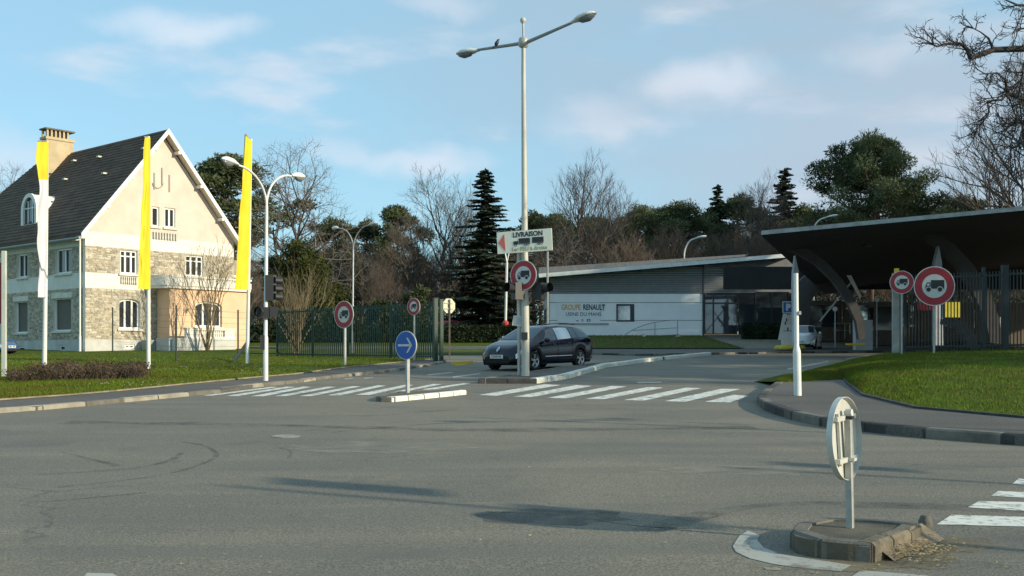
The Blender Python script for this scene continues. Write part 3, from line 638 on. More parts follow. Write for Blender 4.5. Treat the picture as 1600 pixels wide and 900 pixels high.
for i, (px, top, d) in enumerate([(400, 440, 88), (478, 395, 90), (540, 400, 96), (600, 410, 88), (655, 420, 92), (705, 415, 90), (745, 420, 95), (800, 400, 96), (845, 395, 92), (930, 380, 96), (985, 372, 90), (1045, 358, 92), (1100, 365, 95), (1150, 360, 94), (1200, 355, 93), (1250, 350, 95), (1300, 360, 98), (1360, 375, 100), (1420, 380, 100), (1480, 375, 102), (1540, 380, 100), (1600, 370, 100)]):
    put(thick, px, top, d, 1.15 if px > 900 else .95, 'low bare reddish tree ' + UG[i], first=i == 0, group='undergrowth trees in the wood')
for i, px in enumerate(range(430, 830, 34)):
    put(thick, px, 430 - 25 * (i % 3), 100 + (i % 2) * 4, 1.2, 'farther low bare tree %s' % ['behind the ivy covered evergreen', 'seen over the tan shrub', 'left of the curved double lamp', 'behind the curved double lamp', 'right of the curved double lamp', 'over the large left lorry sign', 'left of the small lorry sign', 'right of the small lorry sign', 'behind the gate posts', 'right of the octagonal sign back', 'under the tall fir', 'behind the raised boom'][i], group='undergrowth trees in the wood')
# far wood: a mass nobody can count
b = MB(); rr = random.Random(5)
for i in range(420):
    x = rr.uniform(-62, 75); y = rr.uniform(112, 150); h = rr.uniform(6, 10.5); p = V((x, y, 3.1)); e = p + V((rr.uniform(-.4, .4), 0, h)); b.tube([p, p.lerp(e, .5), e], [.13, .09, .03], BARK_D, 4, cap=False)
    for j in range(14):
        q = p.lerp(e, rr.uniform(.12, .9)); a = rr.uniform(0, 6.28); L = rr.uniform(1, 3.2); t = q + V((math.cos(a) * L, math.sin(a) * L, L * rr.uniform(.4, 1.0))); b.tube([q, t], [.04, .015], TWIG_R if i % 2 else TWIG, 3, cap=False)
        for _ in range(3): w = q.lerp(t, rr.uniform(.3, 1)); b.tube([w, w + V((rr.uniform(-1, 1), rr.uniform(-1, 1), rr.uniform(.2, 1.2)))], [.022, .01], TWIG, 3, cap=False)
for i in range(420):
    x = rr.uniform(-62, 85); clump(b, V((x, rr.uniform(118, 155), 3 + rr.uniform(.2, 6.0) + (2.5 if x > 12 else 0))), rr.uniform(1.2, 2.6), 190, .42, PINE_D, rr, .8)
b.build('far_wood', kind='stuff', label='distant mass of bare trunks and dark evergreens closing the view', cat='woodland')
# off-frame trees to the right whose shade falls across the forecourt
SH = [(30.5, 20.0, 14.5, 1.1), (40, 22, 18, 1.1), (38, 34, 18, 1.2), (52, 28, 20, 1.2), (38, 60.5, 18, 1.0), (43, 55.5, 20, 1.1), (52, 45, 20, 1.1)]
for x, y, h, w in SH:
    copy_thing(pineC, (x, y, gz(y)), rnd.uniform(0, 6.28), (h / 10 * w, h / 10 * w, h / 10), 'tall pine beyond the right edge, shading the forecourt', 'roadside pines beyond the right edge')
for x, y, h in [(45, -13, 15), (17, -52, 14), (4, -58, 15), (-9, -60, 13), (30, -46, 16)]:
    copy_thing(oakC if h not in (12.9, 12.1) else pineA, (x, y, gz(y)), x, (h / 10 * .9, h / 10 * .9, h / 10), 'tree standing behind the viewpoint across the junction', 'trees behind the viewpoint')
# near bare oak at the right edge: limbs reach in from a trunk just outside
OAKB = mat('near_oak_bark', (.042, .036, .034), .95, var=.2, scale=5); rr = random.Random(77); ro = thing('bare_tree', 'large bare oak whose gnarled limbs reach in from the right', 'tree', (W(1742, 555, 27).x, 27, gz(27))); t = MB(); cr = MB()
base = V(ro.location); tp = [base + V((0, 0, -.3)), base + V((.1, .2, 4)), W(1735, 150, 27), W(1720, 0, 27), W(1700, -160, 27)]
t.tube(tp, [.34, .28, .22, .16, .08], BARK, 10); t.build('trunk', ro, smooth='all')
def limb(px, d0, d1, r0, r1, tw=22, L=.55):
    P = [W(x, y, d0 + (d1 - d0) * i / (len(px) - 1)) for i, (x, y) in enumerate(px)]; n = len(P); rad = [r0 + (r1 - r0) * i / (n - 1) for i in range(n)]
    cr.tube(P, rad, OAKB, 6)
    for k in range(tw):
        f = rr.random() ** .8 * (n - 1); i = min(int(f), n - 2); q = P[i].lerp(P[i + 1], f - i); ax = (P[i + 1] - P[i]).normalized()
        dd = (ax * .5 + V((rr.uniform(-1, .5), rr.uniform(-.8, .8), rr.uniform(-.8, 1)))).normalized(); grow(cr, q, dd, L * rr.uniform(.5, 1.2), .016, 2, 4, OAKB, OAKB, rr, .7, .05, .35, (4, 4, 4, 3))
limb([(1735, 80), (1660, 74), (1600, 76), (1551, 78), (1530, 86), (1516, 91), (1511, 76), (1500, 68), (1476, 69), (1464, 73), (1445, 62)], 27, 25.5, .10, .012, 26)
limb([(1551, 76), (1545, 60), (1532, 50), (1512, 40)], 25.8, 25.6, .03, .01, 12)
limb([(1735, 190), (1660, 170), (1600, 155), (1574, 146), (1571, 125), (1558, 114), (1530, 116)], 27, 25.7, .08, .012, 20)
limb([(1574, 146), (1565, 156), (1543, 158), (1545, 175), (1536, 192), (1524, 206)], 25.9, 25.5, .035, .01, 18)
limb([(1720, 20), (1640, 10), (1590, 8), (1563, -4)], 27, 26, .06, .015, 14)
limb([(1735, 110), (1670, 60), (1620, 40), (1585, 48)], 27, 26, .06, .012, 20)
limb([(1735, 260), (1680, 230), (1630, 200), (1590, 190), (1572, 200)], 27, 26, .06, .01, 26, .7)
limb([(1620, 40), (1600, 100), (1592, 150), (1598, 200), (1585, 240), (1590, 290)], 26.3, 26, .03, .008, 26, .5)
limb([(1574, 146), (1590, 190), (1578, 230), (1584, 262)], 25.9, 25.8, .02, .006, 16, .4)
cr.build('crown', ro)
put(oakB, 1622, 150, 86, 1.0, 'finely twigged bare tree at the right edge above the canopy'); put(oakA, 1660, 110, 84, 1.0, 'second twigged bare tree partly cut by the right edge, above the canopy')
# evergreen ivy-covered tree and tan shrub behind the white lamp
def bush(name, label, cat, px, base_d, w, h, m, n=34, cl=120, s=.22, stems=TWIG_T, ns=0, z0=None):
    g = gz(base_d) if z0 is None else z0; x = (px - 800) / F * base_d; root = thing(name, label, cat, (x, base_d, g)); cr = MB(); t = MB(); rr = random.Random(int(px))
    for j in range(max(ns, 5)):
        a = rr.uniform(0, 6.28); e = V((math.cos(a) * w * .4 * rr.random(), math.sin(a) * w * .4 * rr.random(), h * rr.uniform(.6, .95))); t.tube([V((0, 0, -.1)), e * .5 + V((0, 0, .1)), e], [.06, .04, .01], stems, 5, cap=False)
    for j in range(n):
        q = rr.random(); a = rr.uniform(0, 6.28); r_ = w * .5 * math.sin(math.pi * (.15 + .75 * q)) * rr.uniform(.3, 1.0); clump(cr, V((math.cos(a) * r_, math.sin(a) * r_, h * (.08 + .84 * q))), rr.uniform(.35, .75) * min(1, h / 5) , cl, s, m, rr, .9)
    t.build('stems', root, local=True); cr.build('foliage', root, local=True); return root
bush('ivy_tree', 'bushy evergreen covered in ivy behind the white street lamp', 'tree', 467, 72, 4.6, 6.8, IVY, n=90, cl=150, s=.2)
bush('evergreen_shrub', 'rounded dark evergreen behind the left end of the railings', 'shrub', 520, 78, 3, 4.0, IVY, n=30, cl=110)
bush('evergreen_shrub', 'clipped dome shaped shrub just left of the gate post', 'shrub', 655, 72.2, 2.4, 3.4, PINE_D, n=34, cl=150)
bush('evergreen_shrub', 'low dome shaped shrub behind the middle of the railings', 'shrub', 597, 72.4, 2.6, 2.6, PINE_D, n=30, cl=150)
def twig_shrub(name, label, px, d, h, m, seed, n=12, spread=.35, z0=None, lv=3, L=None, kids=(4, 4, 4, 3), r=.022):
    g = gz(d) if z0 is None else z0; root = thing(name, label, 'shrub', ((px - 800) / F * d, d, g)); b = MB(); rr = random.Random(seed)
    for j in range(n):
        a = rr.uniform(0, 6.28); s = rr.uniform(.05, spread); dd = V((math.cos(a) * math.sin(s), math.sin(a) * math.sin(s), math.cos(s))); grow(b, V((rr.uniform(-.1, .1), rr.uniform(-.1, .1), -.1)), dd, h * rr.uniform(.6, .85), r, 1, lv, m, m, rr, .45, .18, .12, kids)
    b.build('stems', root, local=True); return root
twig_shrub('bare_shrub', 'tan leafless shrub behind the railings beside the traffic light', 463, 53, 3.9, TWIG_T, 5, n=22, spread=.5)
twig_shrub('bare_shrub', 'leafless multi stemmed shrub in front of the house bay', 325, 56.6, 5.4, TWIG_T, 6, n=8, spread=.62, z0=M * 56.6 + .1, lv=4, r=.04)
# brown bushes in front of the flags
def low_hedge():
    b = MB(); rr = random.Random(3); k = b.mi(BRUSH); root = thing('brown_hedge', 'low brown leafless hedge at the foot of the first two flagpoles', 'hedge', G(125, 590, LH)); t = MB()
    for i in range(1500):
        u = rr.random(); px = 20 + 208 * u; base = G(px, 592.5 - 5 * u + rr.uniform(-4, 5), LH); hh = .34 * (.7 + .5 * noise.noise(V((px * .035, 0, 0))) + .3 * rr.random()) * (1.15 if u > .15 else .7)
        e = base + V((rr.uniform(-.25, .25), rr.uniform(-.25, .25), hh)); t.tube([base, base.lerp(e, .5) + V((rr.uniform(-.05, .05), 0, 0)), e], [.008, .006, .003], TWIG_R, 3, cap=False)
        for _ in range(9):
            p = base.lerp(e, rr.uniform(.25, 1.05)) + V((rr.uniform(-.06, .06), rr.uniform(-.06, .06), 0)); a = rr.uniform(0, 6.28); s = rr.uniform(.015, .04); w = V((math.cos(a), math.sin(a), rr.uniform(-1, 1))) * s; q = V((-math.sin(a), math.cos(a), rr.uniform(-1, 1))) * s
            o = len(b.v); b.v += [tuple(p - w), tuple(p + w), tuple(p + q)]; b.f.append((o, o + 1, o + 2)); b.m.append(k)
    t.build('twigs', root); b.build('leaves', root)
low_hedge()
def hedge(px0, px1, d, top, label, thick_=1.0, m=HEDGE):
    x0 = (px0 - 800) / F * d; x1 = (px1 - 800) / F * d; g = gz(d); h = CZ + (HZ - top) / F * d - g; root = thing('clipped_hedge', label, 'hedge', ((x0 + x1) / 2, d, g)); b = MB(); rr = random.Random(int(px0)); k = b.mi(m)
    b.box(((x0 + x1) / 2, d, g + h * .47), (x1 - x0 - .2, thick_ * .8, h * .92), m)
    n = int((x1 - x0) * h * 260)
    for i in range(n):
        f = rr.random(); x = rr.uniform(x0, x1)
        if f < .7: p = V((x, d - thick_ / 2 + rr.uniform(-.05, .1), g + rr.uniform(0, h)))
        else: p = V((x, d + rr.uniform(-.5, .5) * thick_, g + h + rr.uniform(-.08, .04)))
        s = .09 * rr.uniform(.6, 1.3); a = rr.uniform(0, 6.28); w = V((math.cos(a), rr.uniform(-.5, .5), math.sin(a))) * s; q = V((-math.sin(a), -rr.random(), math.cos(a))) * s
        o = len(b.v); b.v += [tuple(p - w), tuple(p + w), tuple(p + q)]; b.f.append((o, o + 1, o + 2)); b.m.append(k)
    b.build('foliage', root)
hedge(380, 806, 70, 509, 'long clipped dark hedge behind the gate and the dark car', 1.6)
hedge(1158, 1232, 73, 507, 'dark hedge below the glazed end of the white gatehouse', 1.2)

# ------------------------------------------------------------------ house
STONEW = mat('mortar', (.44, .40, .32), .95, var=.2, scale=5, bump=.5)
S1 = mat('rubble_stone_buff', (.44, .38, .28), .95, var=.25, scale=6, bump=.6); S2 = mat('rubble_stone_grey', (.33, .29, .23), .95, var=.25, scale=6, bump=.6); S3 = mat('rubble_stone_pale', (.55, .50, .39), .95, var=.2, scale=6, bump=.6)
CREAM = mat('cream_render', (.68, .535, .455), .9, var=.07, scale=1.2, bump=.15); PALE = mat('pale_render', (.72, .69, .62), .9, var=.07, scale=1.5, bump=.15)
PEACH = mat('peach_render', (.74, .50, .32), .9, var=.07, scale=1.2); PLINTH = mat('grey_plinth', (.50, .50, .46), .9, var=.12, scale=1.5)
ROOFT = mat('brown_roof_tiles', (.112, .072, .048), .85, var=.28, scale=1.1, bump=.8, bscale=9, stretch=(1, 1, 3))
def roof_mat():
    m = MATS['brown_roof_tiles']; nt = m.node_tree; N = nt.nodes.new; L = nt.links.new; p = nt.nodes['Principled BSDF']
    tc = N('ShaderNodeTexCoord'); br = N('ShaderNodeTexBrick'); br.inputs['Scale'].default_value = 4; br.inputs['Mortar Size'].default_value = .03; br.inputs['Color1'].default_value = (1, 1, 1, 1); br.inputs['Color2'].default_value = (.7, .68, .66, 1); br.inputs['Mortar'].default_value = (.3, .3, .3, 1); br.inputs['Row Height'].default_value = .5
    L(tc.outputs['UV'], br.inputs[0]); x = N('ShaderNodeMixRGB'); x.blend_type = 'MULTIPLY'; x.inputs[0].default_value = 1; src = p.inputs[0].links[0].from_socket; L(src, x.inputs[1]); L(br.outputs[0], x.inputs[2]); L(x.outputs[0], p.inputs[0])
WINDK = mat('dark_window_glass', (.035, .038, .042), .06, spec=.8); SHUT = mat('lowered_shutter', (.12, .115, .09), .7); FRAMEW = mat('white_window_frame', (.78, .77, .72), .5); SILL = mat('pale_stone_sill', (.66, .63, .54), .8, var=.1)
WOODP = mat('cream_soffit_boards', (.62, .55, .42), .7, var=.1, scale=3)
HX = G(133, 552); gd = V((1700, 0, 0)); gd = V((2250 - 800, F, 0)).normalized(); sdv = V((-gd.y, gd.x, 0)); gn = V((gd.y, -gd.x, 0)); sn = -gd
HZ0 = HX.z
house = thing('stone_house', 'cream and rubble stone house with steep brown roof, left of the junction', 'house', HX, 0)
def onplane(px, py, org, nrm):
    r = V(((px - 800) / F, 1, (HZ - py) / F)); o = V((0, 0, CZ)); t = (org - o).dot(nrm) / r.dot(nrm); return o + r * t
def guv(px, py, off=0): # coordinates on the gable wall
    p = onplane(px, py, HX + gn * off, gn); return ((p - HX).dot(gd), p.z - HZ0)
def suv(px, py, off=0):
    p = onplane(px, py, HX + sn * off, sn); return ((p - HX).dot(sdv), p.z - HZ0)
GW = 8.92; EH = 6.35; AP = 11.75; SLn = 18.0
def gp(u, h, o=0): return HX + gd * u + gn * o + V((0, 0, h))
def sp_(u, h, o=0): return HX + sdv * u + sn * o + V((0, 0, h))
def arch(u0, u1, h0, h1, rise=.18, n=8):
    pts = [(u0, h0), (u1, h0), (u1, h1 - rise)]
    for i in range(1, n): a = math.pi * i / n; pts.append(((u0 + u1) / 2 + (u1 - u0) / 2 * math.cos(a), h1 - rise + rise * math.sin(a)))
    pts.append((u0, h1 - rise)); return pts
def window(P, outline, depth, parent, lights=3, glass=None, top=None, fw=.09, surround=None, sill=True, frame_mat=None, name='window'):
    """frame, pane and mullions filling a reveal; outline in wall coordinates"""
    us = [p[0] for p in outline]; hs = [p[1] for p in outline]; u0, u1, h0, h1 = min(us), max(us), min(hs), max(hs); glass = glass or WINDK; fm = frame_mat or FRAMEW
    cx, cy = (u0 + u1) / 2, (h0 + h1) / 2; f = MB(); inn = [(cx + (x - cx) * (1 - 2 * fw / (u1 - u0)), cy + (y - cy) * (1 - 2 * fw / (h1 - h0))) for x, y in outline]
    nv = (P(0, 0, 1) - P(0, 0, 0)); f.prism([P(x, y, -depth) for x, y in outline], nv * .06, fm, holes=[[P(x, y, -depth) for x, y in inn]])
    for i in range(1, lights):
        x = u0 + (u1 - u0) * i / lights; w = .05
        f.prism([P(x - w, h0 + fw, -depth + .002), P(x + w, h0 + fw, -depth + .002), P(x + w, h1 - fw * 1.2, -depth + .002), P(x - w, h1 - fw * 1.2, -depth + .002)], nv * .05, fm)
    if top: f.prism([P(u0 + fw, top - .03, -depth + .004), P(u1 - fw, top - .03, -depth + .004), P(u1 - fw, top + .03, -depth + .004), P(u0 + fw, top + .03, -depth + .004)], nv * .04, fm)
    fo = f.build(name, parent); g = MB(); g.prism([P(x, y, -depth - .02) for x, y in outline], -nv * .01, glass); g.build('pane', fo)
    if sill: s = MB(); s.prism([P(u0 - .1, h0 - .1, .0), P(u1 + .1, h0 - .1, .0), P(u1 + .1, h0 - .003, 0), P(u0 - .1, h0 - .003, 0)], nv * .1, SILL); s.build('sill', fo)
    return fo
# openings (pixel boxes on each wall -> wall coordinates)
def obox(fn, x0, y0, x1, y1, off=0):
    a = fn(x0, (y0 + y1) / 2, off)[0]; b = fn(x1, (y0 + y1) / 2, off)[0]; xm = (x0 + x1) / 2; h1 = fn(xm, y0, off)[1]; h0 = fn(xm, y1, off)[1]; return (min(a, b), max(a, b), h0, h1)
gwin = [obox(guv, 188, 391, 215, 431), obox(guv, 290, 399, 318, 432)]; garch = [obox(guv, 186, 467, 219, 514)]; gatt = [obox(guv, 237, 323, 249, 354), obox(guv, 257, 325, 274, 356)]; gbas = [obox(guv, 195, 538, 211, 545)]
swin = [obox(suv, 87, 388, 112, 430), obox(suv, 27, 396, 43, 435)]; sgr = [obox(suv, 84, 466, 111, 517), obox(suv, 24, 471, 43, 520)]; sbas = [obox(suv, 92, 539, 101, 549), obox(suv, 28, 541, 38, 551)]
du = swin[1][0] - swin[0][0]
swin.append((swin[1][0] + du, swin[1][1] + du, swin[1][2], swin[1][3])); sgr.append((sgr[1][0] + du, sgr[1][1] + du, sgr[1][2], sgr[1][3]))
BT = guv(133, 425)[1]; BB = guv(133, 449)[1]; UT = guv(133, 383)[1]; PT = guv(133, 530)[1]
gwin = [(a, b_, max(c, BT + .03), min(d, UT - .03)) for a, b_, c, d in gwin]; swin = [(a, b_, max(c, BT + .03), min(d, UT - .03)) for a, b_, c, d in swin]; sgr = [(a, b_, max(c, PT + .03), min(d, BB - .03)) for a, b_, c, d in sgr]; sbas = [(a, b_, c, min(d, PT - .03)) for a, b_, c, d in sbas]
def rc(b): return [(b[0], b[2]), (b[1], b[2]), (b[1], b[3]), (b[0], b[3])]
def wallpiece(name, P, outline, holes, m, depth=.22, label=None):
    b = MB(); nv = P(0, 0, 1) - P(0, 0, 0)
    if len(outline) == 4 and len(holes) > 1:
        hs_ = sorted(holes, key=lambda h: min(p[0] for p in h)); u_a, u_b = outline[0][0], outline[1][0]; lo_, hi_ = outline[0][1], outline[2][1]; cuts = [u_a] + [(max(p[0] for p in h) + min(p[0] for p in k)) / 2 for h, k in zip(hs_, hs_[1:])] + [u_b]
        for h, c0_, c1_ in zip(hs_, cuts, cuts[1:]): b.prism([P(c0_, lo_, 0), P(c1_, lo_, 0), P(c1_, hi_, 0), P(c0_, hi_, 0)], -nv * depth, m, holes=[[P(x, y, 0) for x, y in h]], m_side=PALE)
    else: b.prism([P(x, y, 0) for x, y in outline], -nv * depth, m, holes=[[P(x, y, 0) for x, y in h] for h in holes], m_side=PALE)
    return b.build(name, house, label=label)
garch_o = [arch(b[0], b[1], b[2], b[3], .22) for b in garch]
half = GW / 2; sl_ = (AP - EH) / half
wallpiece('plinth', gp, [(0, -.4), (GW, -.4), (GW, PT), (0, PT)], [rc(b) for b in gbas], PLINTH)
wallpiece('wall', gp, [(0, PT), (GW, PT), (GW, BB), (0, BB)], garch_o, STONEW); wallpiece('floor_band', gp, [(0, BB), (GW, BB), (GW, BT), (0, BT)], [], PALE)
wallpiece('wall', gp, [(0, BT), (GW, BT), (GW, UT), (0, UT)], [rc(b) for b in gwin], STONEW)
wallpiece('floor_band', gp, [(0, UT), (GW, UT), (GW, EH - .15), (0, EH - .15)], [], PALE)
wallpiece('gable_wall', gp, [(0, EH - .15), (GW, EH - .15), (GW, EH), (half, AP - .1), (0, EH)], [rc(b) for b in gatt], CREAM)
wallpiece('plinth', sp_, [(.225, -.4), (SLn, -.4), (SLn, PT), (.225, PT)], [rc(b) for b in sbas], PLINTH)
wallpiece('wall', sp_, [(.225, PT), (SLn, PT), (SLn, BB), (.225, BB)], [rc(b) for b in sgr], STONEW); wallpiece('floor_band', sp_, [(.225, BB), (SLn, BB), (SLn, BT), (.225, BT)], [], PALE)
wallpiece('wall', sp_, [(.225, BT), (SLn, BT), (SLn, UT), (.225, UT)], [rc(b) for b in swin], STONEW); wallpiece('floor_band', sp_, [(.225, UT), (SLn, UT), (SLn, EH), (.225, EH)], [], PALE)
b = MB(); b.box(gp(GW - .12, 3, -8.8), (.2, 17.5, 6.6), CREAM, mx=Matrix((gd, -gn, V((0, 0, 1)))).transposed()); b.build('rear_wall', house)
def stones(P, u0, u1, h0, h1, holes, seed):
    rr = random.Random(seed); b = MB(); nv = P(0, 0, 1) - P(0, 0, 0); h = h0 + .01
    while h < h1 - .06:
        ch = min(rr.uniform(.075, .125), h1 - h - .01); u = u0
        while u < u1 - .05:
            w = min(rr.uniform(.12, .36), u1 - u); a, c = u + .008, u + w - .008; lo, hi = h + .006 + rr.uniform(0, .01), h + ch - .008
            if not any(a < q[1] + .07 and c > q[0] - .07 and lo < q[3] + .07 and hi > q[2] - .10 for q in holes):
                o = rr.uniform(.008, .03); j = lambda: rr.uniform(-.012, .012)
                b.prism([P(a + j(), lo + j(), o), P(c + j(), lo + j(), o + j()), P(c + j(), hi + j(), o + j()), P(a + j(), hi + j(), o)], -nv * (o + .03), rr.choice((S1, S1, S2, S3)), back=False)
            u += w
        h += ch
    return b
st = stones(gp, .02, GW - .02, PT, BB, garch, 1); merge(st, stones(gp, .02, GW - .02, BT, UT, gwin, 2)); st.build('rubble_stones', house, kind='stuff')
st = stones(sp_, .25, SLn, PT, BB, sgr, 3); merge(st, stones(sp_, .25, SLn, BT, UT, swin, 4)); st.build('rubble_stones', house, kind='stuff')
for q in gwin: window(gp, rc(q), .16, house, 3, top=q[3] - .32)
for o_, q in zip(garch_o, garch): window(gp, o_, .2, house, 3)
for q in gatt: window(gp, rc(q), .14, house, 2 if q[1] - q[0] > .6 else 1, top=None)
for q in gbas + []: window(gp, rc(q), .12, house, 2, sill=False)
for q in swin: window(sp_, rc(q), .16, house, 2, frame_mat=FRAMEW)
for q in sgr:
    window(sp_, rc(q), .17, house, 1, glass=SHUT, fw=.06); b = MB(); b.prism([sp_(q[0] - .18, q[3] + .003, 0), sp_(q[1] + .18, q[3] + .003, 0), sp_(q[1] + .18, q[3] + .28, 0), sp_(q[0] - .18, q[3] + .28, 0)], sn * .06, SILL); b.build('lintel', house)
for q in sbas: window(sp_, rc(q), .12, house, 1, sill=False)
# roof: two slopes with overhang, hip at the far end
OV = .45; rid = lambda u: sp_(u, AP, 0) + gd * half
def rp(t, u, lift=0): # t across the gable (0..GW), u along the side
    h = EH + sl_ * (t if t <= half else GW - t); return HX + gd * t + sdv * u + V((0, 0, h + lift))
def hip(uo): return SLn - 4.4
for side in (0, 1):
    b = MB(); te = -OV if side == 0 else GW + OV; L1 = SLn + OV
    q = [rp(te, -OV), rp(te, L1), rp(half, SLn - 4.2), rp(half, -OV)]
    b.prism([p + V((0, 0, .10)) for p in q], (0, 0, .14), ROOFT); o = b.build('roof', house)
b = MB(); q = [rp(-OV, SLn + OV), rp(half, SLn - 4.2), rp(GW + OV, SLn + OV)]; b.prism([p + V((0, 0, .10)) for p in q], (0, 0, .12), ROOFT); b.build('roof', house)
b = MB(); nr_ = (sn * (AP - EH) + V((0, 0, half))).normalized(); nrow = 30
for i in range(nrow):
    f = i / nrow; t = -OV + (half + OV) * f; L1 = SLn + OV - (4.65) * max(0, f) ; a = rp(t, -OV + .02) + V((0, 0, .26)); c = rp(t, L1) + V((0, 0, .26)); b.beam(a + V((0, 0, rnd.uniform(-.006, .006))), c, .03, .035, ROOFT)
b.build('tile_courses', house, kind='stuff')
# verge boards and soffit with purlin ends
for side in (0, 1):
    te = -OV if side == 0 else GW + OV; b = MB(); a = rp(te, -OV) + V((0, 0, -.08)); c = rp(half, -OV) + V((0, 0, -.02)); up_ = V((0, 0, .30))
    b.prism([a, c, c + up_, a + up_], gn * .05, FRAMEW); b.build('verge_board', house)
    b = MB(); b.prism([rp(te, -OV + .01) + V((0, 0, .0)), rp(te, -.0), rp(half, -.0), rp(half, -OV + .01)], (0, 0, .06), WOODP); b.build('soffit', house)
    for f in (.02, .30, .58, .86):
        t = te + (half - te) * f; b = MB(); p = rp(t, 0) + V((0, 0, -.09)); b.beam(p, p + gn * (OV + .02), .16, .15, FRAMEW); b.build('purlin_end', house)
b = MB(); b.tube([rp(-OV - .06, -OV) + V((0, 0, .05)), rp(-OV - .06, SLn + OV) + V((0, 0, .05))], .075, STEELG, 8); b.build('gutter', house)
b = MB(); b.tube([rp(-OV - .06, .3), rp(-.2, .32) + V((0, 0, -.35)), sp_(.32, EH - .5, .1), sp_(.32, .9, .1)], .05, FRAMEW, 8); b.tube([sp_(.32, .9, .1), sp_(.32, -.1, .1)], .07, FRAMEW, 8); b.build('downpipe', house)
b = MB(); b.beam(sp_(.0, .0, .02) + gn * .01, sp_(.0, EH, .02) + gn * .01, .01, .01, PALE) ; 
# chimney
ch = MB(); cu0, cu1, ct0, ct1 = 10.0, 10.65, 2.95, 4.6; m3 = Matrix((gd, sdv, V((0, 0, 1)))).transposed(); RENDC = mat('buff_chimney_render', (.50, .40, .25), .9, var=.12, scale=1.5)
cp = lambda t, u, h: HX + gd * t + sdv * u + V((0, 0, h))
cm = ((ct0 + ct1) / 2, (cu0 + cu1) / 2); ch.box(cp(*cm, 10.1), (ct1 - ct0, cu1 - cu0, 5.0), RENDC, mx=m3); co = ch.build('chimney', house)
b = MB(); b.box(cp(*cm, 12.68), (ct1 - ct0 + .12, cu1 - cu0 + .12, .16), RENDC, mx=m3); b.box(cp(*cm, 13.22), (ct1 - ct0 + .16, cu1 - cu0 + .16, .09), CONCD, mx=m3)
for i in range(6):
    t = ct0 + .08 + (ct1 - ct0 - .16) * i / 6
    for u in (cu0 + .06, cu1 - .06): b.box(cp(t, u, 12.97), (.1, .12, .41), RENDC, mx=m3)
b.box(cp(*cm, 12.95), (ct1 - ct0 - .4, cu1 - cu0 - .3, .38), BLACKP, mx=m3); b.build('chimney_crown', co)
for px, py in ((117, 252), (156, 246), (164, 272), (103, 281), (226, 233)):
    nr = (sn * (AP - EH) + V((0, 0, half))).normalized(); p = onplane(px, py, rp(0, 0, .3), nr); b = MB(); b.box(p + nr * .05, (.24, .22, .08), SILL, mx=m3); b.build('roof_vent', house)
# dormer
dm = 6.9; dw = .74
dp = lambda u, h, o=0: HX + sdv * (dm + u) + gd * (.55 - o) + V((0, 0, h))
def archl(w, h0, h1, rise, n=10):
    return [(-w, h0), (w, h0), (w, h1 - rise)] + [(w * math.cos(math.pi * i / n), h1 - rise + rise * math.sin(math.pi * i / n)) for i in range(1, n)] + [(-w, h1 - rise)]
b = MB(); b.prism([dp(x, y) for x, y in archl(dw + .13, 6.95, 8.78, .95)], gd * 2.0, PALE, holes=[]); dob = b.build('dormer', house)
b = MB(); b.prism([dp(x, y, .03) for x, y in archl(dw + .16, 6.93, 8.82, .95)], -gd * .12, FRAMEW, holes=[[dp(x, y, .03) for x, y in archl(dw - .08, 7.1, 8.6, .75)]]); b.build('arch_surround', dob)
b = MB(); b.prism([dp(x, y, .02) for x, y in archl(dw - .08, 7.1, 8.6, .75)], gd * .015, WINDK)
for x in (-.25, .25): b.box(dp(x, 7.75, .04), (.07, .04, 1.3), FRAMEW, mx=Matrix((sdv, gd, V((0, 0, 1)))).transposed())
b.box(dp(0, 8.0, .045), (1.35, .04, .06), FRAMEW, mx=Matrix((sdv, gd, V((0, 0, 1)))).transposed()); b.build('window', dob)
# balusters under windows, slots and horseshoe ornament on the gable
def balus(px0, px1, y0, y1, n, off=0, m=SILL):
    a = guv(px0, (y0 + y1) / 2, off); c = guv(px1, (y0 + y1) / 2, off); t = guv((px0 + px1) / 2, y0, off)[1]; bt = guv((px0 + px1) / 2, y1, off)[1]
    p = MB(); p.prism([gp(a[0], bt, off + .002), gp(c[0], bt, off + .002), gp(c[0], t, off + .002), gp(a[0], t, off + .002)], gn * .01, mat('shadowed_recess_grey', (.30, .29, .26), .9)); p.build('baluster_shade_panel', house)  # flat grey panel, its colour stands for the shade behind the balusters
    for i in range(n):
        u = a[0] + (c[0] - a[0]) * (i + .5) / n; p = MB(); p.lathe(gp(u, bt, off + .05), [(.035, 0), (.05, (t - bt) * .35), (.03, (t - bt) * .6), (.04, t - bt)], m, 8); p.build('baluster', house, smooth='all')
balus(238, 277, 364, 375, 9); balus(188, 214, 433, 444, 8)
b = MB()
for x, y0, y1 in ((241, 270, 296), (253, 262, 288), (264.5, 273, 300)):
    a = guv(x, y0); c = guv(x, y1); b.prism([gp(a[0] - .035, c[1], .0), gp(a[0] + .035, c[1], 0), gp(a[0] + .035, a[1], 0), gp(a[0] - .035, a[1], 0)], gn * .05, STEELG)
P = [guv(238 + 8 * 1.0 - 8 * math.cos(math.pi * i / 10), 286 + 8 * math.sin(math.pi * i / 10)) for i in range(11)]; b.tube([gp(x, y, .04) for x, y in P], .02, CONC, 5); b.build('iron_wall_ornament', house)
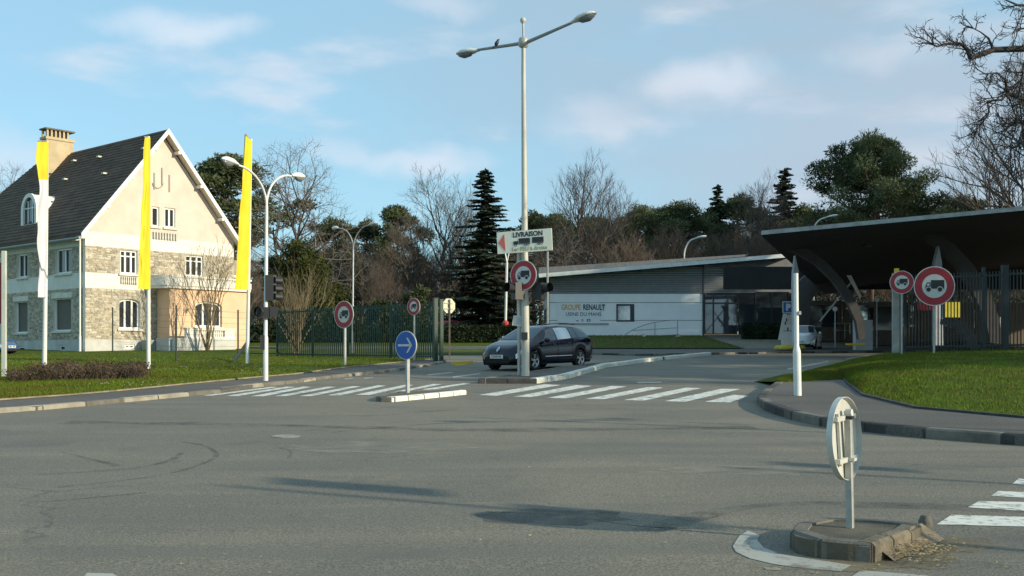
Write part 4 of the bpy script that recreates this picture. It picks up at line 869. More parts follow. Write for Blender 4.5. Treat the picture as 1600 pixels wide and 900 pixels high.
# bay with balcony
BO = 1.25; bu0 = guv(265, 500, BO)[0]; bu1 = GW + .05; bb = guv(300, 452, BO)[1]; bt_ = guv(300, 434, BO)[1]; bw = obox(guv, 305, 471, 347, 511, BO)
P_ = lambda u, h, o=0: gp(u, h, BO + o)
wo = arch(bw[0], bw[1], bw[2], bw[3], .28); b = MB(); b.prism([P_(x, y) for x, y in [(bu0, -.3), (bu1, -.3), (bu1, bb), (bu0, bb)]], -gn * .25, PEACH, holes=[[P_(x, y) for x, y in wo]], m_side=PEACH); bay = b.build('bay_wall', house)
b = MB(); b.prism([gp(bu0, -.3, .05), gp(bu0, -.3, BO - .253), gp(bu0, bb, BO - .253), gp(bu0, bb, .05)], gd * .2, PEACH); b.prism([gp(bu1 - .2, -.3, .05), gp(bu1 - .2, -.3, BO - .253), gp(bu1 - .2, bb, BO - .253), gp(bu1 - .2, bb, .05)], gd * .2, PEACH); b.build('bay_side_wall', house)
window(P_, wo, .2, house, 3)
# balcony: slab, curved parapet and balusters
b = MB(); n = 10; cv = [gp(bu0 - .55, 0, .06)] + [gp(bu0 - .55 + .5 * (1 - math.cos(math.pi / 2 * i / n)), 0, .06 + (BO + .1) * math.sin(math.pi / 2 * i / n)) for i in range(1, n + 1)] + [gp(bu1 + .1, 0, BO + .16), gp(bu1 + .1, 0, .06)]
b.prism([p + V((0, 0, bb)) for p in cv], (0, 0, .14), PALE); b.build('balcony_slab', house)
b = MB()
for a, c in zip(cv[:-2], cv[1:-1]): b.beam(a + V((0, 0, bb + .30)), c + V((0, 0, bb + .30)), .1, .33, PALE)
for a, c in zip(cv[:-2], cv[1:-1]): b.beam(a + V((0, 0, bt_ + .02)), c + V((0, 0, bt_ + .02)), .16, .10, PALE)
a, c = cv[-3], cv[-2]; k0 = .30
for p, q in zip(cv[:-3], cv[1:-2]): b.beam(p + V((0, 0, (bb + bt_) / 2 + .1)), q + V((0, 0, (bb + bt_) / 2 + .1)), .08, bt_ - bb - .3, PALE)
p, q = a, a.lerp(c, .34); b.beam(p + V((0, 0, (bb + bt_) / 2 + .1)), q + V((0, 0, (bb + bt_) / 2 + .1)), .085, bt_ - bb - .3, PALE); b.build('balcony_parapet', house)
for i in range(16):
    q = a.lerp(c, .36 + .6 * i / 15); b = MB(); b.lathe(q + V((0, 0, bb + .4)), [(.04, 0), (.055, .1), (.03, .22), (.045, bt_ - bb - .4)], PALE, 8); b.build('baluster', house, smooth='all')
# terrace wall with balusters in front of the bay
T0 = BO + 1.3; tu0 = guv(290, 530, T0)[0]; tu1 = guv(366, 530, T0)[0]; th = guv(330, 513, T0)[1]; tb = guv(330, 529, T0)[1]
b = MB(); b.box(gp((tu0 + tu1) / 2 - .35, tb / 2 - .2, T0), (tu1 - tu0 + .7, .3, tb + .4), PLINTH, mx=m3); b.box(gp((tu0 + tu1) / 2, th - .05, T0), (tu1 - tu0 + .1, .28, .12), PALE, mx=m3); b.box(gp((tu0 + tu1) / 2, tb + .04, T0), (tu1 - tu0, .24, .1), PALE, mx=m3)
for u in (tu0 + .3, tu1 - .35): b.box(gp(u, (th + tb) / 2, T0), (.62, .2, th - tb - .1), PALE, mx=m3)
b.box(gp(tu0 - .6, tb / 2, T0 - .8), (.5, 1.2, tb), PLINTH, mx=m3); b.build('terrace_wall', house)
for i in range(13):
    b = MB(); u = tu0 + .72 + (tu1 - tu0 - 1.5) * i / 12; b.lathe(gp(u, tb + .08, T0), [(.04, 0), (.07, (th - tb) * .35), (.035, (th - tb) * .6), (.05, (th - tb) - .18)], PALE, 8); b.build('baluster', house, smooth='all')
b = MB(); q = gp(bu0 + .1, .45, BO + .05); b.box(gp(bu0 - .75, .3, BO - .6), (.5, .9, .8), STEELG, mx=m3); b.build('cellar_hatch', house)
# small rear wing right of the gable
b = MB(); b.box(gp(GW + .5, 2.6, -2.2), (.8, 2.6, 5.6), S2, mx=m3); b.box(gp(GW + .45, 4.45, -.85), (.95, .1, .12), FRAMEW, mx=m3); b.build('side_porch', house)

# ------------------------------------------------------------------ flagpoles
def flagpole(px, py, top, bx0, bx1, bt, bb_, cols, label, lean=0, slant=0, wav=.05, seed=1, hang=-1):
    g = G(px, py, LH); s = F / g.y; root = thing('flagpole', label, 'flagpole', g); H = (py - top) / s
    b = MB(); b.tube([g + V((0, 0, -.3)), g + V((lean * .5, 0, H * .5)), g + V((lean, 0, H))], [.068, .058, .040], WHITEP, 12); b.build('pole', root, smooth=60)
    rr = random.Random(seed); zt = (py - bt) / s; zb = (py - bb_) / s; w0 = (bx0[0] - px) / s; w1 = (bx1[0] - px) / s; wb0 = (bx0[1] - px) / s; wb1 = (bx1[1] - px) / s; b = MB()
    k1 = b.mi(cols[0]); k2 = b.mi(cols[1]); nu, nv = 10, 70
    for j in range(nv + 1):
        t = j / nv; z = zt + (zb - zt) * t
        for i in range(nu + 1):
            u = i / nu; x = (w0 + (wb0 - w0) * t) * (1 - u) + (w1 + (wb1 - w1) * t) * u
            f = (1 - u) if hang < 0 else u
            x += -f * wav * (noise.noise(V((t * 5 + seed, 0, u))) * 1.4 + .5 * math.sin(t * 17 + seed) * (.3 + noise.noise(V((t * 2, seed, 3)))))
            x = min(x, .06)
            y = -f * .75 + f * .10 * math.sin(u * 9 + t * 3 + seed) + .10 * f * noise.noise(V((u * 3, t * 9, seed)))
            yy = g.y + y; b.v.append(((px - 800) / F * yy + (lean * (1 - t) * .8 + x) * yy / g.y, yy, g.z + z + slant * f * (1 - t) ** 8 + M * 0 + (z - 1.0) * y / g.y))
    for j in range(nv):
        for i in range(nu):
            a = j * (nu + 1) + i; b.f.append((a, a + 1, a + nu + 2, a + nu + 1)); b.m.append(k1 if j / nv < cols[2] else k2)
    b.build('banner', root, smooth='all'); b = MB(); yy = g.y - .75; b.tube([g + V((lean, 0, zt + .02)), V(((px - 800) / F * yy + w0 + lean, yy, g.z + zt + slant + .02 - (zt - 1) * .75 / g.y))], .018, GALV, 6)
    b.build('banner_arm', root); return root
flagpole(69, 586, 221, (55, 60), (74, 73), 222, 465, (YELLOW, WCLOTH, .24), 'flagpole with yellow and white banner, leftmost of the three', .09, .0, .10, 3)
flagpole(232, 577, 213, (226, 216), (237, 235), 215, 452, (YELLOW, YELLOW, 1), 'flagpole with plain yellow banner hanging before the house gable', -.0, .0, .05, 5)
flagpole(386, 568, 217, (377, 367), (392, 389), 223, 453, (YELLOW, YELLOW, 1), 'flagpole with plain yellow banner standing clear of the house', .15, .28, .04, 9)

# ------------------------------------------------------------------ street lamps
DKGLASS = mat('grey_lamp_lens', (.16, .17, .18), .15)
def lamp_head(b, root, p, d, L, name='lamp_head', W_=.16):
    d = V(d).normalized(); sdir = d.cross(V((0, 0, 1))).normalized(); upv = sdir.cross(d)
    h = MB(); n = 12; secs = [(0, .05, .05), (.12, .07, .07), (.35, W_, .12), (.7, W_ * 1.05, .12), (.92, W_ * .7, .07), (1.0, .02, .02)]
    for t, w, hh in secs:
        for j in range(n):
            a = 2 * math.pi * j / n; z = math.sin(a); h.v.append(tuple(p + d * (L * t) + sdir * w * math.cos(a) + upv * (hh * z if z > 0 else hh * .25 * z)))
    k = h.mi(WHITEP); k2 = h.mi(DKGLASS)
    for i in range(len(secs) - 1):
        for j in range(n):
            j2 = (j + 1) % n; h.f.append((i * n + j, i * n + j2, (i + 1) * n + j2, (i + 1) * n + j)); h.m.append(k)
    o = h.build(name, root, smooth='all'); l = MB(); secs = [(.30, .03, .02), (.42, W_ * .75, .09), (.68, W_ * .85, .12), (.88, W_ * .5, .06), (.95, .02, .01)]
    for t, w, hh in secs:
        for j in range(n):
            a = 2 * math.pi * j / n; z = math.sin(a); l.v.append(tuple(p + d * (L * t) + sdir * w * math.cos(a) + upv * (-.02 + (.0 if z > 0 else hh * z))))
    k = l.mi(DKGLASS)
    for i in range(len(secs) - 1):
        for j in range(n): j2 = (j + 1) % n; l.f.append((i * n + j, i * n + j2, (i + 1) * n + j2, (i + 1) * n + j)); l.m.append(k)
    l.build('lens', o, smooth='all')
mb = G(821, 586.5, .14); MD = mb.y; mast = thing('street_mast', 'tall grey street lamp mast with two opposed arms on the island', 'street lamp', mb)
J = W(818, 67, MD); tpz = W(817.2, 36, MD)
b = MB(); b.tube([mb + V((0, 0, -.1)), mb + V((-.005, 0, 1.6)), V((mb.x + (J.x - mb.x) * .5, MD, (mb.z + J.z) / 2)), V((J.x, MD, J.z - .8)), J], [.112, .106, .080, .060, .056], CREAMP, 16); b.build('pole', mast, smooth=60)
b = MB(); b.tube([J, tpz], .030, CREAMP, 10); b.lathe(tpz, [(.03, -.02), (.075, .04), (.085, .08), (.06, .14), (.001, .16)], CREAMP, 14); b.build('finial', mast, smooth=60)
b = MB(); b.lathe(J, [(.07, -.14), (.13, -.10), (.15, 0), (.13, .12), (.06, .16)], GALV, 14); b.build('arm_collar', mast, smooth=60)
for sg in (1, -1):
    e = J + V((1.28 * sg, -.9 * sg, .28 if sg > 0 else .06)); b = MB(); b.tube([J + V((.1 * sg, -.07 * sg, 0)), e], [.052, .038], STEELG, 8); b.build('arm', mast, smooth=60); lamp_head(b, mast, e - V((.04 * sg, 0, .02)), V((1.28 * sg, -.9 * sg, .28 if sg > 0 else .02)), .80, W_=.17)
b = MB(); b.box(W(819.5, 525, MD - .16), (.17, .18, .20), BLACKP); b.build('push_button_box', mast)
bw_ = W(776, 67.5, MD + .45); b = MB(); b.lathe(bw_ , [(.005, -.10), (.045, -.05), (.055, .01), (.035, .06), (.038, .085), (.02, .12), (.001, .125)], BLACKP, 10, axis=V((.45, 0, .9))); b.face([bw_ + V((-.03, 0, -.05)), bw_ + V((-.13, .0, -.13)), bw_ + V((-.08, .02, -.14))], BLACKP); b.face([bw_ + V((.06, 0, .10)), bw_ + V((.10, 0, .10)), bw_ + V((.06, 0, .12))], BLACKP)
b.build('bird', smooth=60, label='small dark bird perched on the left arm of the street mast', cat='bird')
def double_lamp(px, base_y, jpx, jpy, Lp, Rp, label, sc=1.0, h=0, m=WHITEP, d=None):
    g = G(px, base_y, h) if d is None else V(((px - 800) / F * d, d, gz(d))); D = g.y; root = thing('double_street_lamp', label, 'street lamp', g); Jn = W(jpx, jpy, D); b = MB()
    b.tube([g + V((0, 0, -.1)), g + V((0, 0, 1.1)), g + V((0, 0, 1.15)), Jn], [.068 * sc, .066 * sc, .052 * sc, .042 * sc], m, 12); b.build('pole', root, smooth=60)
    for (x, y, dd) in (Lp, Rp):
        e = W(x, y, D + dd); b = MB(); pts = []
        for i in range(11):
            t = i / 10; a = t * math.pi / 2; pts.append(V((Jn.x + (e.x - Jn.x) * (1 - math.cos(a)), Jn.y + (e.y - Jn.y) * (1 - math.cos(a)), Jn.z + (e.z - Jn.z) * math.sin(a))))
        b.tube(pts, [.030 * sc] * 11, m, 8, cap=False); b.build('arm', root, smooth='all'); lamp_head(b, root, e, V((e.x - Jn.x, e.y - Jn.y, .10)), .62 * sc, W_=.10 * sc)
    return root
l1 = double_lamp(415, 594, 416.5, 322, (372, 258, -1.0), (455, 275, 1.0), 'white lamp post with two curved arms and traffic lights beside the pavement', h=HL)
double_lamp(551, 0, 552, 390, (530, 357, .7), (577, 351.5, -.7), 'grey lamp post with two curved arms behind the green railings', .9, m=GALV, d=54)
def single_lamp(px, d, topy, hx, hy, label):
    g = V(((px - 800) / F * d, d, gz(d))); root = thing('curved_street_lamp', label, 'street lamp', g); Jn = W(px, topy, d); e = W(hx, hy, d - 1); b = MB(); b.tube([g, Jn], [.1, .06], GALV, 8)
    pts = [V((Jn.x + (e.x - Jn.x) * (1 - math.cos(t * math.pi / 20)), Jn.y + (e.y - Jn.y) * (1 - math.cos(t * math.pi / 20)), Jn.z + (e.z - Jn.z) * math.sin(t * math.pi / 20))) for t in range(11)]; b.tube(pts[1:] and pts, .06, WHITEP, 7); b.build('pole', root, smooth=60); lamp_head(b, root, e, V((e.x - Jn.x, -.3, .12)), 1.0, W_=.2)
single_lamp(1069, 86, 400, 1085, 373, 'curved street lamp standing behind the white building roof'); single_lamp(1271, 88, 362, 1290, 340, 'curved street lamp showing above the canopy edge')

# ------------------------------------------------------------------ traffic signs
def truck_glyph(b, O, X, Z, n, s, m=INK, w=SIGNW, flip=1):
    P = lambda x, z, o=0: O + X * (x * s * flip) + Z * (z * s) + n * o
    def pl(pts, o, mm): b.prism([P(x, z, o) for x, z in pts], n * .003, mm)
    pl([(-.18, -.14), (.50, -.14), (.50, .32), (-.18, .32)], .004, m); pl([(-.46, -.16), (-.20, -.16), (-.20, .20), (-.36, .20), (-.46, .02)], .004, m); pl([(-.40, .02), (-.25, .02), (-.25, .14), (-.345, .14)], .008, w)
    for cx, r in ((-.30, .12), (.28, .12)):
        pl([(cx + r * 1.35 * math.cos(a * .5236), -.18 + r * 1.35 * math.sin(a * .5236)) for a in range(12)], .006, w); pl([(cx + r * math.cos(a * .5236), -.18 + r * math.sin(a * .5236)) for a in range(12)], .010, m)
def disc_sign(px, py, dia, base, yaw, d, label, kind='truck', post=True, g=None, tilt=0, fade=1, name='no_lorries_sign', backd=.0, wdt=None, cat='traffic sign'):
    c = W(px, py, d); r = dia / 2 * d / F; n = V((math.sin(yaw), -math.cos(yaw), 0)); X = V((math.cos(yaw), math.sin(yaw), 0)); Z = V((0, 0, 1)); root = thing(name, label, cat, g if g is not None else c)
    b = MB(); b.lathe(c, [(.001, -.03), (r * .97, -.03), (r, -.025), (r, 0), (r * .955, .002)], SIGNW, 40, axis=n, mats=[GALV, GALV, GALV, SIGNW]); 
    if kind == 'truck':
        b.lathe(c, [(r * .955, .002), (r * .60, .002)], RED, 40, axis=n, mats=[RED]); b.lathe(c, [(r * .60, .002), (.001, .002)], SIGNW, 40, axis=n); plate = b.build('disc', root, smooth=30)
        q = MB(); truck_glyph(q, c, X, Z, n, r * .95); q.build('lorry_pictogram', plate)
    else:
        b.lathe(c, [(r * .93, .003), (.001, .003)], BLUE, 40, axis=n); b.lathe(c, [(r * .955, .002), (r * .93, .003)], BLUE, 40, axis=n); plate = b.build('disc', root, smooth=30)
        q = MB(); s = r
        def pl(pts): q.prism([c + X * (x * s) + Z * (z * s) + n * .005 for x, z in pts], n * .003, SIGNW)
        pl([(-.72, -.075), (.50, -.075), (.50, .075), (-.72, .075)]); pl([(.62, 0), (.22, .52), (.06, .52), (.44, 0)]); pl([(.62, 0), (.44, 0), (.06, -.52), (.22, -.52)]); q.build('white_arrow', plate)
    if post:
        o = c - n * .06; b = MB(); b.box(V((o.x, o.y, (g.z - .1 + c.z + r * .8) / 2)), (.05, .08, c.z + r * .8 - g.z + .1), GALV, rz=yaw); b.build('post', root)
        for zz in (.45, -.45): b = MB(); b.box(c - n * .035 + Z * (r * zz), (r * 1.2, .02, .05), GALV, rz=yaw); b.build('bracket', root)
    return root
Y = -R(38)
q = G(537, 571, LH); disc_sign(537, 491.5, 43, 571, Y, q.y, 'large no lorries sign in front of the green railings', g=q)
q = G(646, 563, LH); disc_sign(646, 479, 27, 561, Y, q.y, 'small no lorries sign close to the green gate post', g=q)
q = G(636.5, 613, .10); disc_sign(634, 539.5, 45, 613, Y, q.y, 'blue round sign with white arrow pointing right on the small island', 'arrow', g=q, name='keep_right_sign')
disc_sign(817.5, 430, 47, 0, -R(30), MD - .22, 'no lorries sign clamped to the tall street mast below the delivery board', post=False)
b5 = lambda px, d: V((W(px, 500, d).x, d, 0))
q = W(1460, 551, 33.0); disc_sign(1460, 447, 62, 551, -R(8), 32.6, 'larger no lorries sign in front of the dark railings', g=q)
q = W(1407, 551.5, 33.2); disc_sign(1409, 441, 36, 551, -R(15), 32.8, 'smaller dull no lorries sign beside the dark gate post', g=q)
# near sign seen from behind
q = G(1329, 822, .13); nd = q.y; c = W(1318, 685, nd); n = V((math.cos(R(-37)), math.sin(R(-37)), 0)); 
ax = V((.05, -.0, -1)).normalized(); root = thing('keep_right_sign', 'round sign seen from behind on the near traffic island', 'traffic sign', q)
r = 65 * nd / F; X = n.cross(V((0, 0, 1))).normalized(); lean = Matrix.Rotation(R(-3.5), 3, V((0, 1, 0))); nn = lean @ n; Zl = lean @ V((0, 0, 1)); Xl = lean @ X
b = MB(); BK = mat('sign_back_alloy', (.52, .52, .47), .5, metal=.25, var=.12, scale=5)
b.lathe(c, [(.001, -.004), (r * .96, -.004), (r * .985, .03), (r, .03), (r, -.012), (.001, -.016)], BK, 56, axis=nn, mats=[BK, BK, BK, BK, BLUE]); b.build('disc', root, smooth=30)
for zz, hh in ((.50, 0), (-.50, 0)):
    b = MB(); p = c + Zl * (r * zz) + nn * .02; b.beam(p - Xl * r * .62, p + Xl * r * .62, .03, .035, BK, upv=Zl); b.build('bracket', root)
    b = MB(); b.box(p + nn * .035, (.05, .055, .022), BLACKP if zz > 0 else BK, rz=R(-37)); b.build('clamp', root)
for x in (-.42, .38): b = MB(); p = c + nn * .012 + Xl * (r * x); b.beam(p - Zl * r * .62, p + Zl * r * .62, .03, .02, BK, upv=nn); b.build('stiffening_rib', root)
b = MB(); pb = q + V((0, 0, -.15)); pt_ = c + nn * .045 + Zl * (r * .66); 
for o_ in (-.018, .018): b.beam(pb + X * o_, pt_ + X * o_, .008, .045, GALV, upv=n)
b.beam(pb + n * -.014, pt_ + n * -.014, .036, .008, GALV, upv=n); b.beam(pb + n * .018, pt_ + n * .018, .028, .006, GALV, upv=n); b.build('post', root)
b = MB(); b.tube([c + nn * .03 + Zl * (r * .62) + Xl * .0, c + nn * .075 + Zl * (r * .62) + Xl * .0], .026, SIGNW, 12); b.build('end_cap', root)
# delivery board
DB = MD - .10; dbn = V((math.sin(-R(18)), -math.cos(R(18)), 0)); dbx = V((math.cos(-R(18)), math.sin(-R(18)), 0)); a = W(777, 380, DB + .3); wdt = (862 - 777) * DB / F / math.cos(R(18)) ; hgt = 34 * DB / F
brd = thing('delivery_direction_board', 'white LIVRAISON board with red arrow and lorries on the street mast', 'sign', W(819, 395, DB)); cen = W(819.5, 377, DB - .12); roll = Matrix.Rotation(R(-2.4), 3, V((0, 1, 0))); dbx = roll @ dbx; dz = roll @ V((0, 0, 1))
b = MB(); CRW = mat('cream_sign_face', (.74, .735, .62), .45, var=.04, scale=3); b.box(cen, (wdt, .035, hgt), CRW, mx=Matrix((dbx, -dbn, dz)).transposed()); plate = b.build('board', brd)
def BP(x, y, o=.02): return cen + dbx * ((x - 819.5) / 85 * wdt) + dz * (-(y - 377) / 34 * hgt) + dbn * o
zb = lambda x, y: (740 + x * 160 / 1108, 340 + y * 130 / 900)
def bpz(x, y, o=.02):
    X_, Y_ = zb(x, y); Y_ += (X_ - 819.5) * .045; return BP(X_, Y_, o)
b = MB(); b.prism([bpz(270, 268), bpz(338, 172), bpz(345, 360)], dbn * .004, PALERED); b.build('red_arrow', plate)
b = MB()
for q_ in ([(490, 224), (612, 220), (612, 275), (490, 279)], [(635, 215), (757, 212), (757, 266), (635, 270)], [(433, 255), (484, 252), (484, 286), (433, 286)], [(433, 284), (612, 278), (612, 285), (433, 290)], [(635, 272), (757, 268), (757, 274), (635, 279)]): b.prism([bpz(*p) for p in q_], dbn * .004, INK)
for x, y in ((456, 299), (560, 293), (590, 292), (702, 287), (733, 285)):
    b.prism([bpz(x + 15 * math.cos(a * .6283), y + 12 * math.sin(a * .6283), .0245) for a in range(10)], dbn * .003, INK, holes=[[bpz(x + 9 * math.cos(a * .6283), y + 7 * math.sin(a * .6283), .0245) for a in range(10)]])
b.build('lorry_pictogram', plate)
X_, Y_ = zb(590, 178); t = text_mesh('LIVRAISON', .185, INK, bpz(590, 182), dbx, dz, .003, bold=.006, width=wdt * 318 / 590); t.build('lettering', plate)
OLV = mat('faded_olive_lettering', (.30, .27, .12), .6); t = text_mesh('1er FEU à droite', .15, OLV, bpz(600, 336), dbx, dz, .003, bold=.002, width=wdt * 375 / 590); t.build('lettering', plate)
p_ = W(855.5, 393, 46); b = MB(); b.tube([V((p_.x, 46, M * 46)), p_], .045, STEELG, 8); b.build('thin_pole', label='thin dark pole rising behind the dark car to the right end of the board', cat='pole')
b = MB(); b.tube([W(811, 395, MD + .1), W(811, 500, MD + .1)], .06, CREAMP, 8); b.tube([W(811, 500, MD + .1), V((W(811, 500, MD + .1).x, MD + .1, M * MD + .14))], .045, CREAMP, 8); b.build('support_post', brd)
for x in (806, 845):
    tl = thing('traffic_light', 'traffic light seen from behind on the left of the street mast' if x == 806 else 'traffic light seen from behind on the right of the street mast', 'traffic light', W(x, 470, MD - .1)); b = MB(); sg = -1 if x == 806 else 1
    c_ = W(x - sg * 3, 455, MD - .18); b.box(c_, (.30, .22, .46), BLACKP, rz=-.6 * sg); b.build('housing', tl)
    b = MB(); b.tube([c_ + V((sg * .10, -.05, .06)), c_ + V((sg * .30, -.24, .10))], [.11, .13], BLACKP, 12, cap=False); b.build('visor', tl); b = MB(); b.beam(c_, V((mb.x, MD, c_.z)), .04, .04, BLACKP); b.build('bracket', tl)
tagp = thing('notice_plate', 'small white notice fixed behind the street mast above the car roof', 'sign', W(812, 508, MD + .1)); b = MB(); cN = W(812, 502, MD + .05); b.box(cN, (.38, .02, .28), SIGNW, mx=Matrix.Rotation(R(8), 3, 'Y')); b.build('plate', tagp)
for k in range(4): b = MB(); b.box(cN + V((.02, -.014, .08 - .05 * k)), (.24 - .04 * (k % 2), .004, .012), STEELG, mx=Matrix.Rotation(R(8), 3, 'Y')); b.build('printed_line', tagp)
# traffic lights on the white lamp
LD = l1.location.y
for (x, y0, y1, lab, w_) in ((420.5, 430, 470, 'tall traffic light seen from behind high on the white lamp post', .20), (411, 480, 497, 'squat pedestrian signal on the white lamp post', .34), (410, 524, 546, 'small lowest signal box low on the white lamp post', .10)):
    tl = thing('traffic_light', lab, 'traffic light', W(x, y1, LD)); c_ = W(x, (y0 + y1) / 2, LD - (.0 if w_ != .34 else .12)); hh = (y1 - y0) * LD / F; b = MB(); b.box(c_, (w_, .18, hh), BLACKP, rz=.3); b.build('housing', tl)
    if w_ == .20:
        b = MB(); b.box(c_ + V((.05, .08, 0)), (.24, .02, hh * 1.05), BLACKP, rz=.5); b.build('backing_board', tl)
        for k in range(3): b = MB(); b.tube([c_ + V((.10, .1, hh * (.32 - .32 * k))), c_ + V((.24, .26, hh * (.32 - .32 * k)))], [.09, .1], BLACKP, 10, cap=False); b.build('visor', tl)
        for zz in (-.4, .45): b = MB(); b.beam(W(416, 450, LD) + V((0, 0, hh * zz)), c_ + V((0, 0, hh * zz)), .03, .03, GALV); b.build('bracket', tl)
    if w_ == .34: b = MB(); b.tube([c_ + V((-.06, -.09, 0)), c_ + V((-.10, -.22, .02))], [.12, .13], BLACKP, 12, cap=False); b.build('visor', tl); b = MB(); b.box(c_ + V((.26, .05, .02)), (.2, .16, hh * .9), BLACKP, rz=.3); b.build('visor', tl)
# octagonal sign from behind
o8 = W(701, 478, 47.5); root = thing('stop_sign', 'octagonal sign seen from behind just right of the gate posts', 'traffic sign', V((o8.x, 47.5, M * 47.5))); n = V((.62, -.8, 0)).normalized(); X = V((.8, .62, 0)).normalized(); r = 12.3 * 47.5 / F
CBK = mat('cream_sign_back', (.66, .62, .42), .5, var=.1); b = MB(); b.prism([o8 + X * (r * math.cos(R(22.5 + 45 * k))) + V((0, 0, r * math.sin(R(22.5 + 45 * k)))) for k in range(8)], n * .03, CBK); b.build('plate', root)  # even cream tone on the back of the plate
for zz in (-.12, .12): b = MB(); b.beam(o8 + n * .05 + V((0, 0, zz)) - X * r * .7, o8 + n * .05 + V((0, 0, zz)) + X * r * .6, .04, .05, CREAMP); b.build('bracket', root)
b = MB(); b.beam(o8 + n * .07 + V((0, 0, r * .8)), V((o8.x + n.x * .07, o8.y + n.y * .07, M * 47)), .07, .07, BARK); b.build('post', root)
# ------------------------------------------------------------------ green railings and gate posts
def railing(name, label, a, c, ha, hc, nb, mats, posts, bar=.035, rails=(.06, .93), cat='fence'):
    root = thing(name, label, cat, a); d = (c - a); L_ = d.length; X = V((d.x, d.y, 0)).normalized(); m = mats
    for k, f in enumerate(rails):
        b = MB(); b.beam(a + V((0, 0, ha * f)), c + V((0, 0, hc * f)), .05, .06, m); b.build('rail', root)
    box = None
    for i in range(nb):
        t = (i + .5) / nb; p = a.lerp(c, t); h = ha + (hc - ha) * t
        if box is None:
            q = MB(); q.box((0, 0, .5), (bar, .03, 1.0), m); ob = q.build('bar', root, local=True); box = ob
        else: ob = box.copy(); C.objects.link(ob)
        ob.parent = root; ob.location = p - a + V((0, -.0, h * .02)); ob.rotation_euler = (0, 0, math.atan2(X.y, X.x)); ob.scale = (1, 1, h * .96)
    for t, w in posts:
        p = a.lerp(c, t); h = ha + (hc - ha) * t; b = MB(); b.box(p + V((0, 0, h * .5 + .02)), (w, w, h * 1.06), m, rz=math.atan2(X.y, X.x)); b.build('post', root)
    return root
fa = G(433, 557.5, LH * .5); fc = G(678, 562.5, LH * .5)
railing('green_railing', 'long green metal railing between the lamp post and the gate posts', fa, fc, 74 * fa.y / F, 92 * fc.y / F, 74, GREENF, [(0, .06), (.24, .07), (.47, .06), (.74, .08)])
for px, w, top in ((680.5, .15, 467), (689.5, .13, 470)):
    g_ = G(px, 565 if px < 685 else 564, .06); b = MB(); h = (565 - top) * g_.y / F; b.box(g_ + V((0, 0, h / 2 - .1)), (w, w, h + .2), GREENF, rz=.5); o = b.build('gate_post', label='left thick green gate post at the end of the railing' if px < 685 else 'right thick green gate post, next to the hedge opening', cat='gate post')
    b = MB(); b.box(g_ + V((0, 0, h + .02)), (w + .04, w + .04, .03), GREENF, rz=.5); b.build('cap', o)
# wire fence by the house
P = [G(176, 553, 0), G(275.5, 568, 0), G(372, 563, 0)]; root = thing('wire_fence', 'thin dark wire fence between the lawn and the house', 'fence', P[0]); P = [G(100, 551, 0), G(176, 553, 0), G(275.5, 568, 0), G(372, 563, 0), G(432, 560, 0)]; tops = [478, 480, 477, 484, 486]; yb = [551, 553, 568, 563, 560]
hs = [(y - t) * p.y / F for p, y, t in zip(P, yb, tops)]
for p, h in list(zip(P, hs))[1:4]: b = MB(); b.tube([p, p + V((0, 0, h))], .035, DGREEN, 6); b.build('post', root)
b = MB()
for i in range(3):
    for k in range(9): b.tube([P[i + 1 if i < 3 else i] + V((0, 0, hs[i + 1] * (k + .5) / 9)), P[min(i + 2, 4)] + V((0, 0, hs[min(i + 2, 4)] * (k + .5) / 9))], .005, DGREEN, 3, cap=False)
b.build('wires', root, kind='stuff')
b = MB(); e0 = G(368, 560, LH); 
for z in (.12, .36): b.beam(G(378, 556, LH) + V((0, 0, z)), G(433, 557, LH) + V((0, 0, z)), .05, .05, DGREEN)
b.build('low_rail', label='low dark double rail between the third flagpole and the railing', cat='rail')
b = MB(); b.tube([G(365, 566, LH), W(386, 535, 44), W(400, 520, 44)], [.07, .06, .05], DGREEN, 6); b.build('leaning_strut', label='dark leaning strut at the foot of the third flagpole', cat='strut')
# upright barrier boom at the hedge
g_ = V((W(791, 510, 45).x, 45, M * 45)); root = thing('barrier_boom', 'raised white barrier boom with red foot left of the mast', 'barrier', g_); b = MB(); b.tube([W(790, 502, 45), W(792, 410, 45)], .05, WHITEP, 8); b.tube([W(792, 410, 45), W(789.5, 396, 45)], .03, WHITEP, 6); b.tube([W(792, 410, 45), W(795, 396, 45)], .03, WHITEP, 6); b.build('boom', root)
b = MB(); b.lathe(W(790, 509, 45), [(.02, -.02), (.12, .05), (.13, .14), (.06, .22), (.02, .24)], mat('barrier_red', (.5, .05, .03), .5), 10); b.build('red_counterweight', root); b = MB(); b.box((g_.x, 45, M * 45 + .5), (.35, .35, 1.0), STEELG); b.build('cabinet', root)
# left edge board
g_ = G(3, 591, LH); root = thing('red_notice_board', 'red and white notice board on a grey post at the left picture edge', 'sign', g_); D = g_.y; b = MB(); b.box(W(6.5, 490, D) + V((0, 0, 0)), (.10, .10, 196 * D / F), mat('pale_post', (.5, .52, .46), .5, var=.1)); b.build('post', root)
b = MB(); b.box(W(-22, 470, D + .02), (.98, .04, 136 * D / F), SIGNW); pl_ = b.build('panel', root); b = MB(); b.box(W(-22, 458, D - .01), (.90, .01, 95 * D / F), RED); b.build('red_field', pl_)
# white short mast on the right pavement
g_ = G(1246.5, 617, HR); D = g_.y; root = thing('cut_off_mast', 'short thick white post on the right hand pavement', 'post', g_); b = MB(); b.tube([g_ + V((0, 0, -.1)), W(1245, 549, D)], .078, WHITEP, 16); b.tube([W(1245, 549, D), W(1244.6, 541, D), W(1243.5, 427, D)], [.078, .050, .046], WHITEP, 16); b.build('pole', root, smooth=50)
b = MB(); b.box(W(1249, 489, D - .02), (.05, .1, .07), GALV); b.build('clamp', root)

